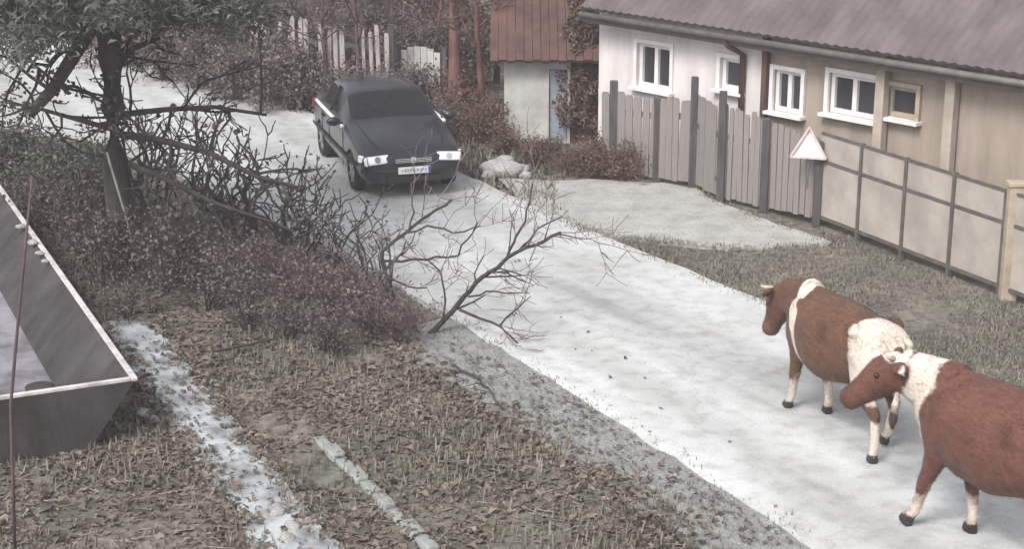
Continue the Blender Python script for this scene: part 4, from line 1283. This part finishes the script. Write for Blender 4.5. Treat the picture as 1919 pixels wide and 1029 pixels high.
# --------------------------------------------------------------- cows
def ring_loft(mb, pts, ab, n=18, up=Vector((0, 0, 1))):
    """closed loft of ellipses; ab = (half side, half up) at each point"""
    b = len(mb.v); m = len(pts)
    pts = [Vector(p) for p in pts]
    for i, p in enumerate(pts):
        d = (pts[min(i + 1, m - 1)] - pts[max(i - 1, 0)]).normalized()
        s = up.cross(d)
        if s.length < .15: s = Vector((0, 1, 0))
        s.normalize(); u = d.cross(s)
        for k in range(n):
            a = 2 * math.pi * k / n
            mb.v.append(tuple(p + s * (ab[i][0] * math.cos(a)) + u * (ab[i][1] * math.sin(a))))
    for i in range(m - 1):
        for k in range(n):
            k2 = (k + 1) % n
            mb.f.append((b + i * n + k, b + i * n + k2, b + (i + 1) * n + k2, b + (i + 1) * n + k))
    mb.f.append(tuple(b + k for k in range(n))[::-1])
    mb.f.append(tuple(b + (m - 1) * n + k for k in range(n)))

def make_cow(name, loc, rz, label, m, swings, neck_yaw, head_yaw, neck_lift, head_pitch, white, scale=1.0, tail_side=0.0):
    root = empty(name, loc, rz, label, 'cow')
    root.scale = (scale,) * 3
    mb = MB()
    T = [(-.93, 1.17, .05, .05), (-.90, 1.12, .17, .15), (-.82, 1.07, .28, .24), (-.65, 1.04, .31, .275), (-.42, 1.01, .335, .285), (-.15, .95, .395, .355), (.12, .915, .43, .395),
         (.36, .935, .415, .35), (.56, .975, .375, .285), (.72, 1.02, .31, .225), (.86, 1.04, .22, .15), (.92, 1.04, .10, .07)]
    ring_loft(mb, [(x, 0, z) for x, z, a, b in T], [(b, a) for x, z, a, b in T], 26)
    # withers and hook bones, hips
    mb.ball((.50, 0, 1.28), (.20, .08, .085)); mb.ball((-.50, .235, 1.235), (.11, .07, .075)); mb.ball((-.50, -.235, 1.235), (.11, .07, .075))
    for s in (-1, 1):
        mb.ball((.50, s * .225, 1.0), (.155, .085, .27), 14, 10)       # shoulder blades
        mb.ball((-.66, s * .19, .93), (.20, .115, .27), 14, 10)        # thighs
        mb.ball((-.86, s * .13, 1.16), (.07, .05, .06))                # pin bones
    mb.ball((.74, 0, .80), (.17, .10, .17), 14, 10)                    # brisket
    mb.ball((-.2, 0, 1.325), (.55, .045, .035), 14, 8)                 # spine
    mb.ball((-.32, 0, .66), (.20, .13, .13))                          # udder
    # neck
    def yawed(d, a): return Matrix.Rotation(a, 3, 'Z') @ Vector(d)
    p = Vector((.62, 0, 1.10)); pts, ab = [p.copy()], [(.20, .31)]
    sizes = [(.175, .275), (.15, .235), (.13, .20), (.12, .17)]
    for i, s in enumerate(sizes):
        a = neck_yaw * (i + 1) / len(sizes)
        d = yawed((1, 0, neck_lift), a).normalized(); p = p + d * .125
        pts.append(p.copy()); ab.append(s)
    ring_loft(mb, pts, ab, 18)
    poll = p.copy()
    hdir = yawed((math.cos(head_pitch), 0, -math.sin(head_pitch)), neck_yaw + head_yaw)
    hup = yawed((math.sin(head_pitch), 0, math.cos(head_pitch)), neck_yaw + head_yaw)
    hs = hup.cross(hdir)
    poll = poll + hup * .03
    hp = [(-.07, .09, .09, .00), (0, .125, .13, -.01), (.10, .138, .16, -.025), (.20, .122, .15, -.04), (.30, .10, .122, -.05), (.40, .09, .10, -.055), (.47, .096, .095, -.06), (.51, .085, .075, -.06), (.535, .045, .04, -.06)]
    ring_loft(mb, [poll + hdir * x + hup * dz for x, a, b, dz in hp], [(a, b) for x, a, b, dz in hp], 18, hup)
    for s in (-1, 1):                                                   # ears
        e0 = poll + hs * (s * .10) + hup * .04; e1 = e0 + (hs * s * .9 - hup * .12 - hdir * .15).normalized() * .20
        ring_loft(mb, [e0, e0.lerp(e1, .35), e0.lerp(e1, .75), e1], [(.03, .03), (.06, .03), (.05, .026), (.015, .015)], 10, hup)
    # legs: joints (x, y, z, rx-ish, ry-ish); swing moves the foot fore/aft, lift raises it
    feet = []
    for key, s in (('fl', 1), ('fr', -1), ('hl', 1), ('hr', -1)):
        sw, lift = swings[key]
        if key[0] == 'f':
            J = [(.58, .15, 1.02, .13, .17), (.57, .175, .84, .105, .145), (.53, .165, .68, .08, .105), (.545, .15, .50, .06, .068), (.555, .145, .40, .058, .062), (.55, .145, .28, .042, .045), (.55, .145, .15, .043, .045), (.565, .145, .095, .042, .046), (.585, .145, .055, .052, .06), (.595, .145, .0, .06, .072)]
        else:
            J = [(-.66, .14, 1.02, .13, .21), (-.63, .19, .84, .115, .20), (-.60, .195, .70, .095, .15), (-.68, .17, .56, .065, .09), (-.76, .155, .47, .05, .068), (-.755, .155, .34, .042, .05), (-.735, .155, .16, .044, .048), (-.71, .155, .095, .042, .047), (-.69, .155, .055, .052, .06), (-.68, .155, .0, .06, .072)]
        pts, ab = [], []
        for x, y, z, a, b in J:
            t = max(0, (.95 - z) / .95)
            kx = sw * t ** 1.1
            kz = lift * max(0, (.62 - z) / .62) ** 1.2
            bend = -lift * .9 * max(0, (.42 - z) / .42) if lift else 0      # lower leg folds back when lifted
            pts.append(Vector((x + kx + bend, y * s, z + kz))); ab.append((a, b))
        ring_loft(mb, pts, ab, 14, Vector((1, 0, 0)))
        feet.append(pts[-1])
    # tail
    tp = [(-.90, 0, 1.26), (-.97, .01 * tail_side, 1.18), (-.99, .03 * tail_side, 1.0), (-.98, .08 * tail_side, .78), (-.97, .14 * tail_side, .60), (-.965, .17 * tail_side, .46), (-.96, .18 * tail_side, .36)]
    ring_loft(mb, tp, [(.04, .04), (.034, .034), (.027, .027), (.024, .024), (.036, .036), (.046, .046), (.012, .012)], 10, Vector((1, 0, 0)))
    me = mb.mesh('hide')
    tmp = bpy.data.objects.new('hide', me); COL.objects.link(tmp)
    r = tmp.modifiers.new('r', 'REMESH'); r.mode = 'VOXEL'; r.voxel_size = .017; r.adaptivity = 0
    s_ = tmp.modifiers.new('s', 'SMOOTH'); s_.factor = .5; s_.iterations = 5
    dg = bpy.context.evaluated_depsgraph_get(); dg.update()
    hm = bpy.data.meshes.new_from_object(tmp.evaluated_get(dg)); bpy.data.objects.remove(tmp)
    hm.name = 'hide'
    n = len(hm.vertices); co = np.empty(n * 3); hm.vertices.foreach_get('co', co); co = co.reshape(-1, 3)
    env = dict(poll=poll, hdir=hdir, hup=hup, hs=hs)
    wv = white(co, env)
    dark = np.zeros(n)
    for f in feet:
        dd = np.hypot(co[:, 0] - f.x, co[:, 1] - f.y); dark = np.maximum(dark, ((dd < .13) & (co[:, 2] < f.z + .085)).astype(float))
    nose = poll + hdir * .53 - hup * .06
    dn = np.linalg.norm(co - np.array(nose), axis=1); dark = np.maximum(dark, np.clip(1.6 - dn / .06, 0, .55))
    dark = np.maximum(dark, ((co[:, 0] < -.93) & (co[:, 2] < .62)).astype(float) * .55)
    for nm, arr in (('white', wv), ('dark', dark)):
        at = hm.attributes.new(nm, 'FLOAT', 'POINT'); at.data.foreach_set('value', arr.astype(np.float32))
    link_mesh('hide', hm, m, root, True)
    # short hair lying back along the body, as real blades
    nr = np.empty(n * 3); hm.vertices.foreach_get('normal', nr); nr = nr.reshape(-1, 3)
    rg = np.random.default_rng(int(abs(loc[0]) * 100)); k = rg.integers(0, n, 60000)
    k = k[dark[k] < .8]; P = co[k] + rg.normal(0, .006, (len(k), 3)); Nn = nr[k]
    back = np.array([-.8, 0, -.6]) + rg.normal(0, .35, (len(k), 3)); back -= Nn * (back * Nn).sum(1, keepdims=True)
    back /= np.linalg.norm(back, axis=1, keepdims=True) + 1e-6; side = np.cross(Nn, back)
    ln = rg.uniform(.014, .032, len(k))[:, None]
    P = P - Nn * .004
    hv = np.stack([P - side * .0022, P + side * .0022, P + back * ln + Nn * ln * .33], 1).reshape(-1, 3)
    cm = np_mesh('coat', hv, None, np.arange(len(hv)).reshape(-1, 3))
    for nm, arr in (('white', wv), ('dark', dark)):
        at = cm.attributes.new(nm, 'FLOAT', 'POINT'); at.data.foreach_set('value', np.repeat(arr[k], 3).astype(np.float32))
    ct_ = link_mesh('coat', cm, m, root); ct_['kind'] = 'stuff'
    for s in (-1, 1):
        h0 = poll + hs * (s * .075) + hup * .085 - hdir * .0
        h = [h0, h0 + hs * s * .05 + hup * .02, h0 + hs * s * .09 + hup * .05 + hdir * .01, h0 + hs * s * .10 + hup * .09 + hdir * .02]
        MB().tube(h, [.026, .022, .016, .005], 10).build('horn', M['horn'], root, True)
        MB().ball(poll + hdir * .17 + hs * (s * .112) + hup * .035, .021, 10, 7).build('eye', M['eye'], root, True)
    return root

def sph(co, c, r, soft=.06):
    return np.clip((r - np.linalg.norm(co - np.array(c), axis=1)) / soft + .5, 0, 1)
def band(v, a, b, soft=.04):
    return np.clip(np.minimum((v - a) / soft + .5, (b - v) / soft + .5), 0, 1)

def white_near(co, e):
    x, y, z = co.T
    w = band(x + (z - 1.1) * .25 + .03 * np.sin(z * 17), .70, 1.02, .12)                       # collar behind the jaw
    w = np.maximum(w, sph(co, e['poll'] - e['hdir'] * .05 + e['hup'] * .05, .15))
    w = np.maximum(w, band(z + .05 * np.sin(x * 23 + y * 17), -1, .42, .30) * ((x > -.9)))
    w = np.maximum(w, sph(co, (.68, 0, .72), .2)); w = np.maximum(w, band(z, 0, .60, .05) * (np.abs(y) < .16) * (x < .3) * (x > -.5))
    w = np.maximum(w, band(x, -2, -.86, .05) * (z > .6))
    f = sph(co, e['poll'] + e['hdir'] * .34, .27, .06)
    return np.clip(w - f * 1.0, 0, 1) * .62 + .0

def white_far(co, e):
    x, y, z = co.T
    w = band(x + .15 * np.sin(z * 5), -2, -.60, .10) * np.clip((z - .45) * 6, 0, 1)
    w = np.maximum(w, band(x - (z - 1.0) * .35, .38, .55, .05) * np.clip((z - .55) * 8, 0, 1))
    w = np.maximum(w, band(z + .06 * np.sin(x * 19 + y * 13), -1, .48, .32))
    w = np.maximum(w, band(z, 0, .60, .05) * (np.abs(y) < .14) * (x < .3) * (x > -.5))
    w = np.maximum(w, sph(co, (-.7, .12, 1.15), .3, .1))
    return np.clip(w, 0, 1) * .62

# both walk up the road, away and to the left
h2 = math.radians(90 + 38); h1 = math.radians(90 + 22)
make_cow('cow', G(1890, 1046), h2, 'brown cow with brown face, white collar and horns, following the other cow', M['cow_a'],
         dict(fl=(.30, .02), fr=(-.12, 0), hl=(.22, 0), hr=(-.16, 0)), math.radians(12), math.radians(30), .28, math.radians(34), white_near, 1.13, 1)
make_cow('cow', G(1572, 806), h1, 'brown cow with white rump and white shoulder stripe, leading on the pale road', M['cow_b'],
         dict(fl=(.16, 0), fr=(-.14, .0), hl=(-.14, 0), hr=(.18, .05)), math.radians(2), math.radians(10), .0, math.radians(62), white_far, 1.02, .3)

# --------------------------------------------------------------- open box at the left, beside the path
def open_box():
    zt = .62
    C = G(250, 712, zt)                                   # rim corner nearest the path
    far_end = G(-12, 338, zt); near_l = G(20, 765, zt)
    ax = (far_end - C); Lx = ax.length; ax.normalize()    # far wall runs this way
    ay = (near_l - C); ay -= ax * ay.dot(ax); ay.normalize()
    Ly = 1.9
    o = empty('open_box', (C.x, C.y, 0), math.atan2(ax.y, ax.x), 'large open topped dark box with pale worn rim and pale floor', 'box')
    sgn = 1 if Vector((-ax.y, ax.x, 0)).dot(ay) > 0 else -1
    t = .05; zb = .06
    ins = .52; zf = .10                                    # flared sides: the floor is narrower than the rim
    def sheet(nm, quad, th, m=M['box_dark']):
        q = [Vector((x, y * sgn, z)) for x, y, z in quad]
        nrm = (q[1] - q[0]).cross(q[3] - q[0]).normalized()
        MB().prism(q, nrm * th).build(nm, m, o)
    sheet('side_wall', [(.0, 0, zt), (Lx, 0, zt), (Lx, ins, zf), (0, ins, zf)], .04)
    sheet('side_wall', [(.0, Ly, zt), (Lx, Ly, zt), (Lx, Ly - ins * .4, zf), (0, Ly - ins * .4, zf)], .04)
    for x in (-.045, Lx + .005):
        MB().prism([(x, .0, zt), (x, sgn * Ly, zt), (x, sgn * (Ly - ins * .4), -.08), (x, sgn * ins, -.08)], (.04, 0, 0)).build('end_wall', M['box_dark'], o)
    def rim(a, b, w):
        MB().bar(Vector((a[0], a[1] * sgn, zt + .022)), Vector((b[0], b[1] * sgn, zt + .022)), w, .04).build('rim', M['box_rim'], o, bevel=.008)
    rim((-.06, 0), (Lx + .06, 0), .065); rim((-.06, Ly), (Lx + .06, Ly), .065)
    rim((-.025, .034), (-.025, Ly - .034), .05); rim((Lx + .025, .034), (Lx + .025, Ly - .034), .05)
    for k in range(6):
        x0 = .01 + (Lx - .02) * k / 6; x1 = .01 + (Lx - .02) * (k + 1) / 6
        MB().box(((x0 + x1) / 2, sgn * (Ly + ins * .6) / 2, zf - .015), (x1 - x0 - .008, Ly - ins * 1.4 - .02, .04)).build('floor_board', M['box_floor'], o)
    # a round dark tub standing on the floor
    p = G(76, 742, .11)
    tb_ = MB().tube([(0, 0, 0), (0, 0, .07), (0, 0, .11)], [.13, .145, .155], 22)
    to = tb_.build('round_tub', M['leaf_brown'] if False else M['box_dark'], None, True, bevel=.006); to.location = p
    tag(to, 'small round dark tub standing on the pale floor of the open box', 'tub')
    # pale lumps on the rim
    for px, py, s in ((62, 455, .12), (40, 425, .1), (75, 475, .09), (85, 490, .07)):
        st = link_mesh('pale_lump', stone_me[rnd.randint(0, 2)], M['box_rim'], None, True)
        q = G(px, py, zt + .05); st.location = (q.x, q.y, zt + .055); st.scale = (s * .7, s * .55, s * .35); st.rotation_euler = (0, 0, rnd.uniform(0, 6))
        tag(st, 'pale lump lying on the worn rim of the open box', 'lump', 'pale lumps on the box rim')
open_box()
for px, py, s in [(195, 612, .07), (228, 648, .06), (262, 690, .06), (270, 772, .08), (290, 782, .06), (205, 780, .05), (520, 960, .09), (545, 985, .08), (500, 945, .07), (535, 1010, .08), (345, 800, .05)]:
    stone(px, py, s, 'small pale stone beside the garden path', 'stones along the path')

# thin leaning pole at the left, pole through the thicket
def pole(name, pts, Y, r, m, label):
    b = PX(*pts[0], Y); o = MB().tube([PX(x, y, Y) - b for x, y in pts], r, 8).build(name, m, None, True)
    o.location = b; tag(o, label, 'pole')
Yp = G(28, 1040).y
pole('thin_pole', [(28, 1044), (24, 900), (20, 760), (34, 600), (46, 480), (60, 330)], Yp, [.016, .015, .014, .013, .012, .008], M['twig'], 'thin bent brown pole standing before the open box')
pole('slim_stake', [(262, 520), (240, 420), (200, 285)], G(262, 520).y, .016, M['board'], 'slim pale grey stake leaning against the tree trunk')

# fallen branches on the litter
def fallen(pts, r, label):
    b = G(*pts[0]); o = empty('fallen_branch', b, 0, label, 'branch')
    rd = random.Random(int(pts[0][0]))
    ps = [G(x, y) - b + Vector((0, 0, .03)) for x, y in pts]
    ps = resample(ps, .15); ps = [p + Vector((rd.gauss(0, .02), rd.gauss(0, .02), rd.uniform(0, .03))) for p in ps]
    MB().tube(ps, [r * (1 - .6 * i / len(ps)) for i in range(len(ps))], 6).build('stem', M['twig_dark'], o, True)
    segs, tips = [], []
    for p in ps[2:]:
        if rd.random() < .6: grow(rd, p.copy(), Vector((rd.gauss(0, 1), rd.gauss(0, 1), .15)).normalized(), rd.uniform(.2, .4), .007, 1, segs, tips, kids=(1, 2), up=-.05)
    if segs:
        v, q = frusta(segs, 3); t = link_mesh('twigs', np_mesh('twigs', v, q), M['twig'], o); t['kind'] = 'stuff'
fallen([(570, 592), (620, 640), (665, 668)], .022, 'dark fallen branch lying below the thicket')
fallen([(400, 668), (470, 650), (520, 640)], .018, 'short fallen branch lying near the garden path')
fallen([(850, 690), (900, 720), (940, 775)], .016, 'thin fallen branch lying beside the gravel shoulder')

# haze volume added over the whole scene to lift blacks and lower contrast
hz = MB().box((0, 25, 3.6), (120, 120, 9.2)).build('haze', None)
hz['kind'] = 'stuff'; tag(hz, 'thin pale haze added to soften the contrast', 'haze')
hm_ = bpy.data.materials.new('haze'); hm_.use_nodes = True
hn_ = hm_.node_tree.nodes; hn_.clear()
ho_ = hn_.new('ShaderNodeOutputMaterial'); hv_ = hn_.new('ShaderNodeVolumePrincipled')
hv_.inputs['Color'].default_value = (.95, .92, .92, 1); hv_.inputs['Density'].default_value = 0.0028; hv_.inputs['Anisotropy'].default_value = 0.2
hm_.node_tree.links.new(hv_.outputs[0], ho_.inputs['Volume'])
hz.data.materials.append(hm_)
